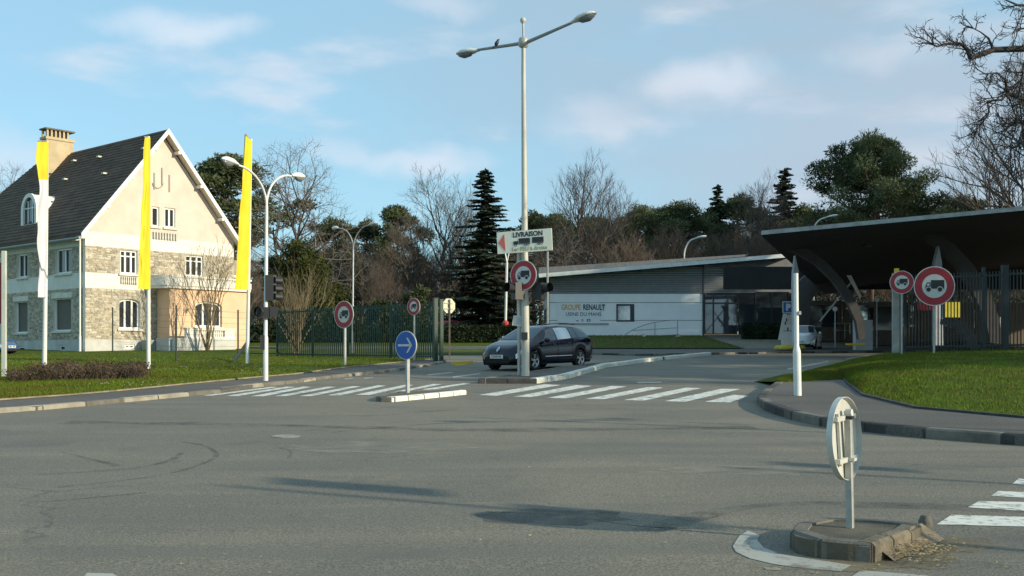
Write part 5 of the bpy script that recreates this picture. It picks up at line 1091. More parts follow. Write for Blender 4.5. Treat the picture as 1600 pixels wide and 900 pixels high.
# ------------------------------------------------------------------ gatehouse building
D = 75.0; WALLW = mat('white_wall_panels', (.80, .80, .79), .38, var=.05, scale=.7); LOUV = mat('grey_louvre', (.34, .36, .37), .5, var=.1, scale=2); CLAD = mat('dark_grey_cladding', (.20, .21, .22), .6, var=.1)
JOINT = mat('panel_joint', (.12, .12, .12), .8); BASEC = mat('concrete_base', (.15, .135, .12), .9, var=.2, scale=2); FASC = mat('light_fascia', (.62, .64, .62), .5, var=.08); ROOFD = mat('grey_roofing', (.15, .155, .155), .8, var=.15); FRD = mat('dark_window_frame', (.03, .033, .04), .4); MIRG = mat('reflective_glass', (.42, .46, .50), .03, metal=.92)
bl = thing('gatehouse', 'long low white gatehouse with grey louvres and sloping roof', 'building', W(980, 528, D))
Pw = lambda x, y, o=0: W(x, y, D) + V((0, -o, 0))
for i, (y0, y1) in enumerate(((459, 472.4), (473.2, 500.2), (501, 529))):
    bot = lambda x: 530.5 - (x - 857) * .026
    b = MB()
    if i < 2: b.prism([Pw(857.5, y1), Pw(1099, y1), Pw(1099, y0), Pw(857.5, y0)], (0, .15, 0), WALLW, holes=[[Pw(963, y1), Pw(963, y0 + 2.5 if i == 0 else y0), Pw(990, y0 + 2.5 if i == 0 else y0), Pw(990, y1)]] if False else [])
    else: b.prism([Pw(857.5, bot(857)), Pw(1099, bot(1099)), Pw(1099, y0), Pw(857.5, y0)], (0, .15, 0), WALLW)
    b.build('wall_panel', bl)
b = MB(); b.box(W(978, 490, D + .25), (10.6, .2, 3.4), JOINT); b.build('inner_wall', bl)
b = MB(); b.prism([Pw(857, 540, -.01), Pw(1240, 540, -.01), Pw(1240, 524.5, -.01), Pw(1099, 525, -.01), Pw(857, 531.5, -.01)], (0, .3, 0), BASEC); b.build('base', bl)
# louvre: one slat after another, shorter as the roof slopes
roofb = lambda x: 431.5 - (x - 857) * (431.5 - 401) / (1240 - 857)
b = MB(); b.prism([Pw(857, 458, -.12), Pw(1240, 458, -.12), Pw(1240, roofb(1240), -.12), Pw(857, roofb(857), -.12)], (0, .2, 0), CLAD); b.build('upper_wall', bl)
for k in range(15):
    y = 457 - k * 3.5; x0 = 858
    if y < roofb(858) + 2: x0 = 857 + (roofb(857) + 2 - y) / ((431.5 - 401) / 383)
    for a_, c_ in ((max(x0, 858), 1097.5), (1099.5, 1180 - max(0, k - 3) * 7)):
        if c_ - a_ < 12: continue
        b = MB(); p, q = Pw(a_, y, .0), Pw(c_, y, .0); b.box((p + q) / 2 + V((0, -.02, 0)), ((q - p).x, .03, .095), LOUV, mx=Matrix.Rotation(R(35), 3, 'X')); b.build('louvre_slat', bl)
b = MB(); b.box(Pw(1098.5, 470, .02), (.10, .12, 5.6 * .95), FRD); b.build('downpipe', bl)
b = MB(); b.box(Pw(857, 480, .03), (.09, .1, 98 * D / F), STEELG); b.build('corner_trim', bl)
# roof plate with front fascia
rl, rr_ = (842, 428.5), (1242, 396); b = MB(); f0 = W(rl[0], rl[1], D - 1.2); f1 = W(rr_[0], rr_[1], D - 1.2)
b.prism([f0, f1, f1 + V((0, 12, .0)), f0 + V((0, 12, .0))], (0, 0, -.14), ROOFD); b.build('roof', bl)
b = MB(); b.beam(f0 + V((0, -.04, -.10)), f1 + V((0, -.04, -.10)), .06, .26, FASC); b.build('fascia', bl)
b = MB(); b.prism([W(842, 418, D + 2), W(1165, 397.5, D + 2), W(1165, 400.5, D + 2), W(842, 429, D + 2)], (0, 4, 0), ROOFD); b.build('roof_upstand', bl)
# square window reflecting the sky
b = MB(); fr = [Pw(963, 502.5, .03), Pw(991, 502.5, .03), Pw(991, 475, .03), Pw(963, 475, .03)]; hl = [Pw(965.5, 500, .03), Pw(984.5, 500, .03), Pw(984.5, 478, .03), Pw(965.5, 478, .03)]; b.prism(fr, (0, .05, 0), FRD, holes=[hl]); wo_ = b.build('window', bl); b = MB(); b.prism([p + V((0, .02, 0)) for p in hl], (0, .01, 0), MIRG); b.build('pane', wo_)
# glazing
GLZ = mat('dark_reflective_glazing', (.16, .18, .20), .03, metal=.8)
for (x0, x1) in ((1102, 1113.5), (1116, 1136), (1138.5, 1151)):
    for (y0, y1) in ((456.5, 472.5), (475, 521)):
        f = MB(); f.prism([Pw(x0 - 1.2, y1 + 1.2), Pw(x1 + 1.2, y1 + 1.2), Pw(x1 + 1.2, y0 - 1.2), Pw(x0 - 1.2, y0 - 1.2)], (0, .08, 0), FRD, holes=[[Pw(x0, y1), Pw(x1, y1), Pw(x1, y0), Pw(x0, y0)]]); fo = f.build('window', bl); g2_ = MB(); g2_.prism([Pw(x0, y1, -.04), Pw(x1, y1, -.04), Pw(x1, y0, -.04), Pw(x0, y0, -.04)], (0, .01, 0), GLZ); g2_.build('pane', fo)
GLD = mat('dim_glass', (.03, .035, .04), .05, spec=.9)
for (x0, x1) in ((1155, 1180), (1182, 1205), (1207, 1232)):
    f = MB(); f.prism([Pw(x0 - 1, 523), Pw(x1 + 1, 523), Pw(x1 + 1, 456), Pw(x0 - 1, 456)], (0, .08, 0), FRD, holes=[[Pw(x0, 522), Pw(x1, 522), Pw(x1, 457), Pw(x0, 457)]]); fo = f.build('window', bl); g2_ = MB(); g2_.prism([Pw(x0, 522, -.04), Pw(x1, 522, -.04), Pw(x1, 457, -.04), Pw(x0, 457, -.04)], (0, .01, 0), GLD); g2_.build('pane', fo)
b = MB(); x0 = W(857, 480, D).x; b.prism([V((x0 - .0, D + .2, W(0, 531, D).z - .3)), V((x0, D + 11, W(0, 531, D).z)), V((x0, D + 11, W(0, 459, D).z)), V((x0, D + .2, W(0, 459, D).z))], (.15, 0, 0), WALLW); b.prism([V((x0 - .0, D + .2, W(0, 458.6, D).z)), V((x0, D + 11, W(0, 458.6, D).z)), V((x0, D + 11, W(0, 432, D).z)), V((x0, D + .2, W(0, 432, D).z))], (.14, 0, 0), CLAD); b.build('end_wall', bl)
for k in range(4):
    b = MB(); y0 = D + 1.3 + k * 2.2; b.prism([V((x0 - .01, y0, W(0, 500, D).z)), V((x0 - .01, y0 + 1.2, W(0, 500, D).z)), V((x0 - .01, y0 + 1.2, W(0, 477, D).z)), V((x0 - .01, y0, W(0, 477, D).z))], (-.02, 0, 0), GLD); b.build('window', bl)
# name board
nb = thing('name_board', 'white company name board mounted on the gatehouse wall', 'sign', W(904, 506, D)); b = MB(); b.box(Pw(904, 490, .05), (67 * D / F, .06, 34 * D / F), mat('board_white', (.74, .75, .76), .4)); pl_ = b.build('panel', nb)
b = MB(); b.box(Pw(912, 506, .06), (78 * D / F, .05, .05), JOINT); b.build('lower_rail', nb)
TD = .085
text_mesh('GROUPE', .52, ORANGE, Pw(892, 480.5, TD), (1, 0, 0), (0, 0, 1), .006, bold=.012, width=30 * D / F).build('lettering', pl_)
text_mesh('RENAULT', .52, INK, Pw(928, 480.5, TD), (1, 0, 0), (0, 0, 1), .006, bold=.014, width=34 * D / F).build('lettering', pl_)
text_mesh('USINE DU MANS', .36, INK, Pw(911.5, 491.2, TD), (1, 0, 0), (0, 0, 1), .006, bold=0, width=55 * D / F).build('lettering', pl_)
b = MB()
for x, kind in ((902, 0), (910, 1), (919.5, 2)):
    c_ = Pw(x, 500.5, TD); r_ = .09
    if kind == 1: o = [(0, 1.3), (.8, 0), (0, -1.3), (-.8, 0)]; i_ = [(0, .7), (.4, 0), (0, -.7), (-.4, 0)]
    elif kind == 0: o = [(-1, .2), (-1, -.2), (0, -1), (1, -.2), (1, .2), (0, -.3)]; i_ = None
    else: o = [(-1.7, .2), (-.8, 1), (.8, 1), (1.7, .2), (.8, -1), (-.8, -1)]; i_ = [(-.9, .1), (-.4, .5), (.4, .5), (.9, .1), (.4, -.5), (-.4, -.5)]
    cv_ = lambda L__: [c_ + V((p[0] * r_, 0, p[1] * r_)) for p in L__]
    b.prism(cv_(o), (0, -.006, 0), INK, holes=[cv_(i_)] if i_ else [])
b.build('emblems', pl_)
# ramp railing and bins
rl_ = thing('ramp_handrail', 'curved dark handrail on the ramp before the gatehouse wall', 'handrail', W(1010, 527, D - 1)); e = D - 1; zz = lambda x, y: W(*(840 + x * .175, 440 + y * .175), e)
b = MB(); b.tube([zz(750, 500), zz(800, 462), zz(860, 425), zz(960, 385), zz(1050, 363), zz(1150, 350), zz(1250, 345)], .028, STEELG, 6); b.tube([zz(850, 437), zz(1250, 412)], .022, STEELG, 6)
for x, y0, y1 in ((1048, 365, 480), (1250, 345, 470)): b.tube([zz(x, y0), zz(x, y1)], .028, STEELG, 6)
b.build('rails', rl_); b = MB(); p, q = zz(740, 530), zz(1265, 495); b.prism([zz(740, 540), zz(1270, 540), zz(1265, 470), zz(740, 500)], (0, .9, 0), BASEC); b.build('ramp', rl_)
RB = mat('red_bin_plastic', (.42, .03, .04), .5)
for x, w_, h_, m_, lab, ky in ((898, 40, 45, RB, 'left small red container below the handrail', 'red_container'), (985, 60, 42, RB, 'right wider red container below the handrail', 'red_container'), (942, 34, 78, GALV, 'grey bollard between the two red containers', 'grey_bollard')):
    p = zz(x, 545); b = MB(); ww = w_ * .175 * e / F / 2; hh = h_ * .175 * e / F; p.y -= .6; b.lathe(p, [(ww * .85, -.05), (ww, hh * .85), (ww * .9, hh), (.001, hh * 1.02)], m_, 12); b.build(ky, label=lab, cat='bin' if 'red' in ky else 'bollard', smooth=50)
p = zz(1240, 500); p.y -= .7; b = MB(); b.lathe(p + V((0, 0, -.12)), [(.02, 0), (.2, .05), (.23, .16), (.14, .27), (.001, .3)], CONC, 10); b.build('boulder', label='pale boulder at the foot of the handrail end', cat='boulder')

# ------------------------------------------------------------------ canopy
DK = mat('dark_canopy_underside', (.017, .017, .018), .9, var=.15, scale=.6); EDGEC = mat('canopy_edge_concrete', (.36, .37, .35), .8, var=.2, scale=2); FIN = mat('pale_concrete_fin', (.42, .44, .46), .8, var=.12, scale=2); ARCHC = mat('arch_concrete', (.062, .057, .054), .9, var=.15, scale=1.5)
cn = thing('concrete_canopy', 'wide dark concrete canopy over the entrance lanes on curved ribs', 'canopy', V((20, 58, gz(58))))
y0 = 46; y1 = 74; zA = W(1190, 363, y0); zB = W(1640, 321, y0); ext = zA.lerp(zB, 3.2)
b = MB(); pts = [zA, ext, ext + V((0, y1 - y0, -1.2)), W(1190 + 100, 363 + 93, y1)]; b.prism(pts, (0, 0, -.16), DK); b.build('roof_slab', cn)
b = MB(); b.beam(zA + V((-.02, -.05, -.03)), ext + V((0, -.05, -.03)), .08, .17, EDGEC); b.build('roof_edge', cn)
b = MB(); b.prism([p + V((0, 0, .03)) for p in pts], (0, 0, .05), ROOFD); b.build('roof_covering', cn)
def rib(pp, dd, wth, name='rib', m=ARCHC):
    """curved rib from its outline in the plane at distance dd"""
    b = MB(); b.prism([W(x, y, dd) for x, y in pp], (0, wth, 0), m); b.build(name, cn)
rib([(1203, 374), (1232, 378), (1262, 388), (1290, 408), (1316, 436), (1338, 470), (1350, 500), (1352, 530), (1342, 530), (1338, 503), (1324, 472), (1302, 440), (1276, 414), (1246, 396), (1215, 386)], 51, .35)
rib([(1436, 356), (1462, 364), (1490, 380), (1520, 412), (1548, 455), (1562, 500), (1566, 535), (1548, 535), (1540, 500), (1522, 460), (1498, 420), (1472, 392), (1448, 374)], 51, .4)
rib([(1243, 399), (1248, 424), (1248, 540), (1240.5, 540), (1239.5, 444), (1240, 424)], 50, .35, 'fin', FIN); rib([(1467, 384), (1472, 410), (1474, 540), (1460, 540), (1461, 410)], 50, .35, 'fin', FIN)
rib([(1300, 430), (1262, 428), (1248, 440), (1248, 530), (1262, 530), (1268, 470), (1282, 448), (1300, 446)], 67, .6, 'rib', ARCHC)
b = MB(); b.box(W(1356, 376, 52), (.35, .35, .55), BLACKP); b.build('hanging_signal', cn)
# rear fascia wall of the canopy and lane booths
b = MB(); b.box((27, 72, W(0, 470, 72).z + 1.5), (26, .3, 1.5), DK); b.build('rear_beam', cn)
for px, d_, w_, lab in ((1380, 66, 1.6, 'dim reception booth under the canopy left of the dark gate post'), (1275, 70, 2.6, 'dark control booth under the canopy behind the silver car')):
    p = V(((px - 800) / F * d_, d_, gz(d_))); root = thing('control_booth', lab, 'booth', p); b = MB(); BR = mat('brown_booth_cladding', (.10, .075, .06), .8, var=.2); b.box(p + V((0, 0, .45)), (w_, 1.6, .9), BR); b.box(p + V((0, 0, 2.45)), (w_ + .2, 1.8, .3), BR)
    for sx in (-1, 1): b.box(p + V((sx * (w_ / 2 - .05), -.7, 1.6)), (.1, .1, 1.4), BR); b.box(p + V((sx * (w_ / 2 - .05), .7, 1.6)), (.1, .1, 1.4), BR)
    b.build('cabin', root); b = MB(); b.box(p + V((0, -.62, 1.6)), (w_ - .2, .02, 1.36), GLD); b.build('pane', root)
# raised barriers
def raised(label, cab, boom, panel=None, d_=60, cw=.6):
    g_ = V(((cab[0] - 800) / F * d_, d_, gz(d_))); root = thing('lane_barrier', label, 'barrier', g_); b = MB(); top = W(cab[0], cab[1], d_).z; b.box((g_.x, d_, (g_.z + top) / 2), (cw, .5, top - g_.z), FIN); b.build('cabinet', root)
    for p in boom: b = MB(); b.beam(W(p[0], p[1], d_ - .3), W(p[2], p[3], d_ - .3), .05, .07, GALV); b.build('boom', root)
    if panel: b = MB(); b.prism([W(x, y, d_ - .4) for x, y in panel], (0, .04, 0), SIGNW); b.build('panel', root)
    return root
raised('lane barrier under the canopy with crossed booms and tilted white panel', (1348, 500), [(1281, 502, 1330, 441), (1302, 442, 1347, 502), (1314, 462, 1342, 500), (1333, 470, 1349, 497), (1316, 470, 1338, 470), (1322, 482, 1343, 482)], [(1323, 430), (1330, 430), (1346, 462), (1344, 467)], 58, .9)
b = MB(); 
p = W(1337, 538, 56); b.box(p, (.9, .5, .10), mat('yellow_lane_base', (.62, .45, .03), .7, var=.15)); b.build('kerb_marker', label='yellow painted base block in front of the crossed barrier', cat='base block')
for px, y0_, lab in ((1305, 483, 'small round mirror on a thin post behind the crossed barrier'), (1370, 468, 'round headed post right of the crossed barrier')):
    d_ = 64; g_ = V(((px - 800) / F * d_, d_, gz(d_))); root = thing('lane_mirror', lab, 'mirror', g_); b = MB(); b.tube([g_, W(px, y0_, d_)], .035, FIN, 6); b.build('post', root); b = MB(); b.lathe(W(px, y0_, d_ - .08), [(.001, .04), (.13, .03), (.15, 0), (.001, -.02)], SIGNW, 14, axis=V((-.3, -1, 0))); b.build('mirror_disc', root, smooth=50)
root = thing('guard_rail', 'pale green guard rail crossing behind the barriers', 'guard rail', W(1340, 530, 68)); b = MB()
for y in (505.5, 516): b.beam(W(1302, y, 68), W(1395, y - .5, 68), .05, .05, mat('pale_green_rail', (.22, .30, .24), .6))
for x in (1304, 1320, 1336, 1352, 1372, 1392): b.beam(W(x, 505, 68), W(x, 530, 68), .05, .05, MATS['pale_green_rail'])
b.build('rails', root)
# parking sign
d_ = 57; g_ = V(((1231 - 800) / F * d_, d_, gz(d_))); root = thing('parking_sign', 'blue P parking sign over white panels on a yellow foot', 'traffic sign', g_)
b = MB(); b.box(W(1231.5, 480, d_), (17.5 * d_ / F, .05, 18 * d_ / F), SIGNW); o = b.build('panel', root); b = MB(); b.box(W(1231.5, 480, d_ - .035), (15 * d_ / F, .01, 15.5 * d_ / F), BLUE); b.build('blue_field', o)
text_mesh('P', .46, SIGNW, W(1231.5, 480.5, d_ - .043), (1, 0, 0), (0, 0, 1), .003, bold=.03).build('lettering', o)
b = MB(); b.prism([W(1224, 490, d_), W(1240, 490, d_), W(1240, 531, d_), W(1216, 531, d_)], (0, .05, 0), SIGNW); o = b.build('panel', root)
b = MB(); b.box(W(1233, 491.8, d_ - .01), (.18, .01, .03), INK); b.prism([W(1229, 491.8, d_ - .012), W(1231, 490.4, d_ - .012), W(1231, 493.2, d_ - .012)], (0, -.004, 0), INK)
for k in range(4): b.box(W(1233, 496 + 3 * k, d_ - .01), (.3, .01, .02), STEELG)
for x, y in ((1229, 500), (1227, 505), (1231, 514)): b.box(W(x, y, d_ - .01), (.07, .01, .16), INK)
b.box(W(1231, 517, d_ - .01), (.5, .01, .03), BLUE); b.build('printing', o)
b = MB(); b.box(W(1231, 534.5, d_ - .15), (.62, .3, .32), SIGNW); b.build('white_foot', root); b = MB(); b.lathe(W(1234.5, 544, d_ - .1), [(.80, -.03), (.80, .08), (.7, .14), (.001, .15)], MATS['yellow_lane_base'], 20); b.build('yellow_foot', root)
for x, y_ in ((1229, 543), (1241, 543)): pass
# ------------------------------------------------------------------ dark railings on the right
DG2 = mat('dark_railing_paint', (.012, .022, .024), .5)
def fence_seg(x0, x1, yb0, yb1, yt0, yt1, nb, posts, label, d_=34):
    a = W(x0, yb0, d_); c = W(x1, yb1, d_); return railing('dark_railing', label, a, c, (yb0 - yt0) * d_ / F, (yb1 - yt1) * d_ / F, nb, DG2, posts, bar=.028)
fence_seg(1413, 1564, 549.5, 547, 427, 421, 30, [(.0, .05), (.82, .09)], 'dark metal railing left of the thick post at the right')
fence_seg(1570, 1760, 547, 544, 419, 414, 34, [(.0, .18)], 'dark metal railing continuing past the right picture edge')
g_ = W(1401, 553, 33.6); b = MB(); h = (553 - 427) * 33.6 / F; b.box(g_ + V((-.03, 0, h / 2)), (.20, .12, h), STEELG); gp_ = b.build('gate_post', label='grey slanting gate post with yellow beacon left of the small sign', cat='gate post'); b = MB(); b.box(W(1401, 423, 33.6), (.12, .10, .14), MATS['yellow_lane_base']); b.build('beacon', gp_)
b = MB(); b.box(g_ + V((.13, .1, h / 2)), (.14, .1, h), mat('blue_green_post', (.01, .04, .05), .5)); b.build('leaf_frame', gp_)
rs = W(1452, 480, 36); b = MB(); b.box(W(1446, 479, 36), (.5, .04, .24), RED); b.build('red_notice', label='small red notice half hidden below the larger lorry sign', cat='sign')
# dark things behind the railings: a lit yellow poster, pale containers, a slanted machine
b = MB(); b.box(W(1488, 484, 50), (.78, .1, .70), mat('yellow_panel', (.60, .50, .03), .6, var=.1)); b.build('yellow_poster', label='bright yellow panel seen through the dark railings', cat='poster')
b = MB(); b.box(W(1554, 512, 52) + V((0, 0, -.1)), (.62, .5, 1.2), SIGNW); o = b.build('white_dispenser', label='white and blue dispenser seen through the dark railings', cat='dispenser'); b = MB(); b.box(W(1554, 516, 51.7), (.3, .02, .6), BLUE); b.build('blue_panel', o)
b = MB(); b.prism([W(1475, 498, 48), W(1505, 500, 48), W(1525, 525, 48), W(1530, 545, 48), W(1516, 545, 48), W(1500, 515, 48), W(1474, 506, 48)], (0, .4, 0), BLACKP); b.build('dark_machine_arm', label='dark curved machine arm seen behind the railings', cat='machine')
b = MB(); b.box(V((22.5, 66, 4.0)), (3.6, .3, 1.3), MIRG); o = b.build('rear_window_band', label='pale strip of glazing behind the upper part of the railings', cat='window'); 
wb = thing('boarded_wall', 'brownish boarded wall standing behind the lanes under the canopy', 'wall', V((30, 70, gz(70)))); BW = mat('brown_boards', (.16, .125, .095), .85, var=.25, scale=2, stretch=(1, 1, .1))
for i in range(44):
    x = 19.5 + i * .5; b = MB(); b.box((x, 70 + rnd.uniform(-.03, .03), gz(70) + 1.2), (.46, .1, 2.6), BW); b.build('board', wb)

# ------------------------------------------------------------------ vehicles
WSG = mat('windscreen_glass', (.09, .11, .13), .06, metal=.55); CARP = mat('dark_blue_car_paint', (.003, .0045, .013), .16, spec=.4, coat=.3); SILV = mat('silver_car_paint', (.66, .67, .68), .3, metal=.15, coat=.6); BLUP = mat('blue_car_paint', (.05, .12, .25), .3, metal=.3, coat=.6)
CGL = mat('car_glass', (.03, .04, .05), .04, spec=1.0); CGLB = mat('bright_car_glass', (.42, .48, .50), .05, metal=.8); TYRE = mat('tyre_rubber', (.02, .02, .02), .85); RIM = mat('alloy_rim', (.55, .56, .57), .3, metal=.8); CHR = mat('bright_chrome', (.75, .76, .78), .12, metal=1.0); LAMPG = mat('headlamp_glass', (.55, .60, .66), .1, metal=.5); PLATE = mat('plate_white', (.72, .72, .68), .5); mat('dark_tail_lamp', (.12, .01, .012), .2); UNDER = mat('car_underside', (.01, .01, .01), .9)
def interp(xs, ys, x):
    if x <= xs[0]: return ys[0]
    for i in range(len(xs) - 1):
        if x <= xs[i + 1]:
            t = (x - xs[i]) / (xs[i + 1] - xs[i]); return ys[i] + (ys[i + 1] - ys[i]) * t
    return ys[-1]
def car(name, label, loc, rz, paint_, P, plate='CS 818 WL', bright=None, cat='car', scale=1.0, pitch=0):
    root = thing(name, label, cat, (0, 0, 0)); body = MB(); xs = []; x = -P['L']
    def top(x): return interp(*P['top'], x)
    def belt(x): return min(interp(*P['belt'], x), top(x) - .03)
    def hw(x): return interp(*P['hw'], x)
    def rw(x): return interp(*P['rw'], x)
    wf, wr, RA = P['wf'], P['wr'], .355
    def zl(x):
        z = P.get('sill', .20) + (.10 if abs(x) > P['L'] - .25 else 0)
        for w in (wf, wr):
            if abs(x - w) < RA: z = max(z, .315 + math.sqrt(RA * RA - (x - w) ** 2))
        return z
    def sec(x):
        B, T, H, Rw, z0 = belt(x), top(x), hw(x), rw(x), zl(x); o = []
        for f, k in ((0, .95), (.08, .985), (.35, 1.0), (.6, .998), (.85, .985), (1, .955)): o.append((H * k, z0 + (B - z0) * f))
        o += [(H * .955 + (Rw - H * .955) * .45, B + (T - B) * .48), (Rw, B + (T - B) * .86), (Rw * .82, B + (T - B) * .955), (Rw * .45, T - (T - B) * .012), (0, T)]
        return o
    nst = 84; stx = [-P['L'] + 2 * P['L'] * i / nst for i in range(nst + 1)]; k = body.mi(paint_); n = 21
    for x in stx:
        s = sec(x); body.v += [(x, y, z) for y, z in s] + [(x, -y, z) for y, z in s[-2::-1]]
    for i in range(nst):
        for j in range(n - 1): a = i * n + j; body.f.append((a, a + 1, a + n + 1, a + n)); body.m.append(k)
    body.f.append(tuple(range(n))); body.m.append(k); body.f.append(tuple(range(nst * n, nst * n + n))[::-1]); body.m.append(k)
    bo = body.build('body', root, smooth=38, local=True)
    u = MB(); u.box((0, 0, .34), (P['L'] * 2 - .5, P['W'] - .42, .32), UNDER); u.build('underbody', root, local=True)
    def side_y(x, z):
        s = sec(x)
        for (ya, za), (yb, zb_) in zip(s, s[1:]):
            if za <= z <= zb_ and zb_ > za: return ya + (yb - ya) * (z - za) / (zb_ - za)
        return s[-1][0]
    for sgn in (1, -1):
        for wi, (xb0, xb1, xt0, xt1) in enumerate(P['win']):
            w = MB(); m_ = bright if (bright and wi == P.get('bright_i', 1)) else CGL
            def fn(a, c):
                xl = xb0 + (xt0 - xb0) * c; xr = xb1 + (xt1 - xb1) * c; x = xl + (xr - xl) * a; zb_ = belt(x) + .035; zt = top(x) - P.get('wt', .105); z = zb_ + (zt - zb_) * c; return V((x, sgn * (side_y(x, z) + .008), z))
            w.grid(fn, 8, 5, m_); w.build('side_window', root, smooth='all', local=True)
        for xd in P['doors']:
            d = MB(); pp = [V((xd + .02 * (t - .5), sgn * (side_y(xd, .32 + (belt(xd) - .34) * t) + .003), .32 + (belt(xd) - .34) * t)) for t in [i / 6 for i in range(7)]]; d.tube(pp, .006, UNDER, 4); d.build('door_seam', root, local=True)
            xh = xd + .22; h = MB(); h.beam(V((xh - .08, sgn * (side_y(xh, belt(xh) - .11) + .02), belt(xh) - .11)), V((xh + .08, sgn * (side_y(xh, belt(xh) - .11) + .02), belt(xh) - .11)), .03, .03, paint_); h.build('door_handle', root, local=True)
        tr = MB(); pp = [V((x, sgn * (side_y(x, .44) + .006), .44)) for x in [wr + .55 + (wf - wr - 1.1) * i / 8 for i in range(9)]]; tr.tube(pp, .014, CHR if P.get('trim') else UNDER, 4); tr.build('side_trim', root, local=True)
        xm = P['mir']; m = MB(); zc = belt(xm) + .07; yc = side_y(xm, belt(xm)) + .13; m.lathe(V((xm, sgn * yc, zc)), [(.001, -.09), (.07, -.07), (.085, 0), (.07, .06), (.001, .075)], paint_, 12, axis=V((1, 0, 0))); m.beam(V((xm, sgn * (yc - .16), zc - .05)), V((xm, sgn * yc, zc - .02)), .04, .03, UNDER); m.build('wing_mirror', root, smooth=50, local=True)
        # headlamp patch wraps the front corner
        h = MB(); h0, h1, hzz, hzt = P['lamp']
        def fh(a, c):
            x = h0 + (h1 - h0) * a; zt = belt(x) - .012; z = zt - (.03 + .12 * a) * (1 - c); return V((x + .006, sgn * (side_y(x, z) + .007), z))
        h.grid(fh, 8, 4, LAMPG); h.build('headlight', root, smooth='all', local=True)
        h = MB()
        xf = P['L'] + .004; h.box((xf, sgn * .50, .33), (.02, .12, .08), UNDER); h.build('fog_light', root, local=True)
        tl_ = MB(); tl_.box((-P['L'] + .10, sgn * (hw(-P['L'] + .1) - .02), belt(-P['L'] + .1) - .12), (.14, .03, .20), MATS['dark_tail_lamp']); tl_.build('tail_light', root, local=True)
        for wx in (wf, wr):
            yc = sgn * (P['W'] / 2 - .115); w = MB(); ax = V((0, sgn, 0)); w.lathe(V((wx, yc, .315)), [(.20, -.10), (.29, -.10), (.315, -.07), (.315, .07), (.29, .10), (.215, .10)], TYRE, 28, axis=ax); wo = w.build('tyre', root, smooth=40, local=True)
            rm = MB(); rm.lathe(V((wx, yc, .315)), [(.215, .10), (.20, .085), (.20, .02)], RIM, 28, axis=ax); rm.lathe(V((wx, yc, .315)), [(.20, .0), (.001, .0)], UNDER, 20, axis=ax); rm.lathe(V((wx, yc, .315)), [(.06, .06), (.055, .085), (.001, .09)], RIM, 12, axis=ax)
            for s_ in range(5):
                a0 = s_ * 2 * math.pi / 5 + .3
                for da in (-.16, .16):
                    c0_ = V((wx + .05 * math.cos(a0), yc + sgn * .075, .315 + .05 * math.sin(a0))); c1_ = V((wx + .205 * math.cos(a0 + da), yc + sgn * .085, .315 + .205 * math.sin(a0 + da))); rm.beam(c0_, c1_, .03, .03, RIM, upv=V((0, 1, 0)))
            rm.build('rim', wo, smooth=40, local=True)
    ws = MB(); (c0x, h0x) = P['ws']
    def wsf(a, c):
        x = c0x + (h0x - c0x) * c; s = sec(x); f = abs(a - .5) * 2; yy = f * (s[7][0] * .985)
        z = interp([0, s[9][0], s[8][0], s[7][0] + .001], [s[10][1], s[9][1], s[8][1], s[7][1]], yy); return V((x + .006, yy * (1 if a > .5 else -1), z + .006))
    ws.grid(wsf, 16, 8, WSG); ws.build('windscreen', root, smooth='all', local=True)
    if 'rwin' in P:
        r_ = MB(); (a0, a1) = P['rwin']; c0x, h0x = a0, a1; r_.grid(lambda a, c: wsf(a, c) + V((-.012, 0, 0)), 12, 6, CGL); r_.build('rear_window', root, smooth='all', local=True)
    xf = P['L'] + .012; g = MB(); g.box((xf - .002, 0, .30), (.02, 1.0, .10), UNDER); g.build('lower_grille', root, local=True)
    g = MB(); g.box((xf, 0, .47), (.02, .52, .115), PLATE); pl = g.build('number_plate', root, local=True)
    cu = text_mesh(plate, .10, INK, V((xf + .012, 0, .47)), (0, 1, 0), (0, 0, 1), .002, bold=.003, width=.42); cu.build('lettering', pl, local=True)
    if P.get('emblem'):
        g = MB(); xe, ze = P['emblem']; rot = lambda y, z: V((xe - (z) * .9, y, ze + z)); g.prism([rot(0, .09), rot(.055, 0), rot(0, -.09), rot(-.055, 0)], (.02, 0, .01), CHR, holes=[[rot(0, .045), rot(.022, 0), rot(0, -.045), rot(-.022, 0)]]); g.build('diamond_emblem', root, local=True)
    if P.get('rails'):
        for sgn in (1, -1): g = MB(); g.tube([(x, sgn * (rw(x) - .04), top(x) + .045) for x in [-1.5, -1.0, -.5, 0, .2]], .016, UNDER, 5); g.build('roof_rail', root, local=True)
    root.scale = (scale,) * 3; root.location = loc; root.rotation_euler = (0, -pitch, rz); return root
ESTATE = dict(L=2.28, W=1.80, wf=1.38, wr=-1.32, sill=.19, top=([-2.28, -2.24, -2.15, -2.05, -1.85, -1.6, -1.0, -.4, .15, .5, 1.28, 1.6, 1.95, 2.12, 2.22, 2.28], [.62, .90, 1.04, 1.20, 1.39, 1.45, 1.485, 1.50, 1.47, 1.40, 1.00, .94, .83, .745, .64, .48]),
   belt=([-2.28, -2.1, -1.2, 0, 1.2, 1.9, 2.28], [.80, 1.0, 1.01, .955, .90, .74, .46]), hw=([-2.28, -2.22, -2.0, -1.4, 0, 1.2, 1.8, 2.05, 2.2, 2.28], [.70, .80, .865, .90, .90, .895, .86, .77, .65, .50]), rw=([-2.28, -2.1, -1.6, -.4, .4, 1.28, 1.8, 2.1, 2.28], [.62, .58, .57, .60, .58, .70, .62, .50, .38]),
   win=[(.95, .08, .42, .05), (.02, -.80, .0, -.80), (-.86, -1.20, -.86, -1.14), (-1.24, -1.90, -1.18, -1.68)], doors=[.05, -.82], mir=.82, lamp=(1.72, 2.16, .58, .80), ws=(1.25, .46), rwin=(-2.10, -1.86), emblem=(2.185, .70), rails=True, trim=True, bright_i=1)
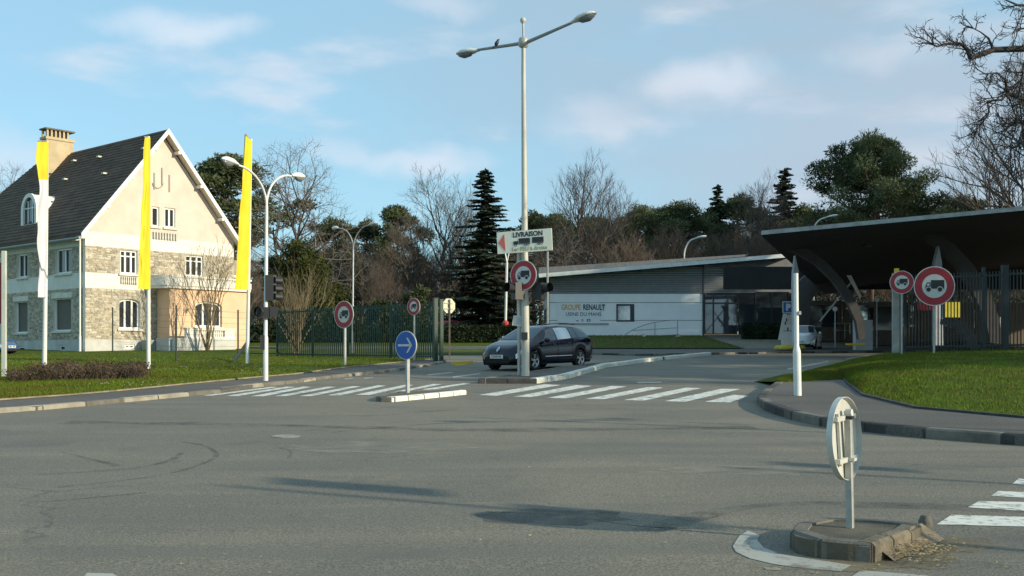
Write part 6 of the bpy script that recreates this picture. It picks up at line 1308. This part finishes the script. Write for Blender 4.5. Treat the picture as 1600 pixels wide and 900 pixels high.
fr_ = G(833, 580.0); re_ = G(905, 571.5); dv = (fr_ - re_); dv.z = 0; ang = math.atan2(dv.y, dv.x); ang = math.atan2(-math.sin(R(53)), -math.cos(R(53)))
fw = V((math.cos(ang), math.sin(ang), 0)); lf = V((-fw.y, fw.x, 0))
CS = 1.0; ground_fl = G(833, 579.3); ctr = ground_fl - fw * (1.38 * CS) - lf * (.80 * CS); ctr.z = M * ctr.y + .0
dc = car('dark_estate_car', 'dark blue estate car turning in beside the street mast', ctr, ang, CARP, ESTATE, bright=CGLB, scale=CS, pitch=math.atan(M) * -math.sin(ang) * -1)
HATCH = dict(L=1.9, W=1.65, wf=1.2, wr=-1.2, top=([-1.9, -1.85, -1.7, -1.4, -.6, .1, .95, 1.3, 1.65, 1.82, 1.9], [.6, .95, 1.12, 1.36, 1.43, 1.41, .98, .92, .82, .68, .5]), belt=([-1.9, -1.6, 0, .9, 1.6, 1.9], [.78, .98, .92, .88, .72, .46]), hw=([-1.9, -1.8, -1.2, 0, 1.1, 1.6, 1.82, 1.9], [.66, .76, .82, .825, .82, .76, .62, .5]), rw=([-1.9, -1.4, -.4, .2, 1, 1.6, 1.9], [.54, .53, .56, .54, .64, .52, .36]),
   win=[(.72, -.15, .22, -.15), (-.22, -1.05, -.22, -1.0), (-1.1, -1.5, -1.05, -1.32)], doors=[-.18], mir=.62, lamp=(1.40, 1.80, .58, .78), ws=(.95, .18), rwin=(-1.74, -1.44))
D2 = 61; xx = (1257 - 800) / F * D2; car('silver_hatchback', 'pale silver hatchback waiting under the canopy behind the parking sign', (xx, D2, gz(D2) - .02), R(-112), SILV, HATCH, plate='AK 72', scale=1.0)
D2 = 50.5; car('blue_car', 'blue car nose by the house wall at the left picture edge', ((-34 - 800) / F * D2, D2, M * D2 - .0), R(-12), BLUP, HATCH, plate='BD 35', scale=.93)
REDP = mat('red_car_paint', (.36, .02, .03), .3, coat=.6); WHP = mat('white_car_paint', (.72, .73, .74), .3, coat=.5)
D2 = 88; car('red_car', 'red car whose roof shows over the hedge beside the gate', ((713 - 800) / F * D2, D2, 3.02), R(8), REDP, HATCH, scale=1.0)
D2 = 91; car('white_car', 'white car whose roof shows over the hedge right of the red one', ((738 - 800) / F * D2, D2, 3.05), R(4), WHP, HATCH, scale=1.0)
for o in list(bpy.data.objects):
    if o.name.startswith('lettering') and o.type == 'FONT': bpy.data.objects.remove(o)

copy_thing(mast, (19.3, 9.0, gz(9.0)), R(40), (.8, .8, .8), 'grey street mast beyond the right edge of the view')

def far_board(x, y, z1, z2, w, off):  # unseen boards, sized so that their shadows streak the near road
    g = V((x, y, M * y)); root = thing('shadow_board', 'direction board on a pole beyond the right edge of the view', 'sign', g, group='direction boards beyond the right edge'); b = MB(); b.tube([g, g + V((0, 0, z2 + 1.1))], .05, GALV, 8); b.build('post', root)
    b = MB(); b.box(g + V((.1, off, (z1 + z2) / 2)), (.04, w, z2 - z1), SIGNW, rz=.3); b.build('board', root)
    b = MB(); b.box(g + V((.1, off + .5, z2 + .65)), (.04, w * .8, z2 - z1 + .1), SIGNW, rz=.3); b.build('board', root)
far_board(12.0, 3.75, 4.15, 4.75, .62, .0); far_board(17.2, 5.1, 4.3, 4.75, .5, .1)
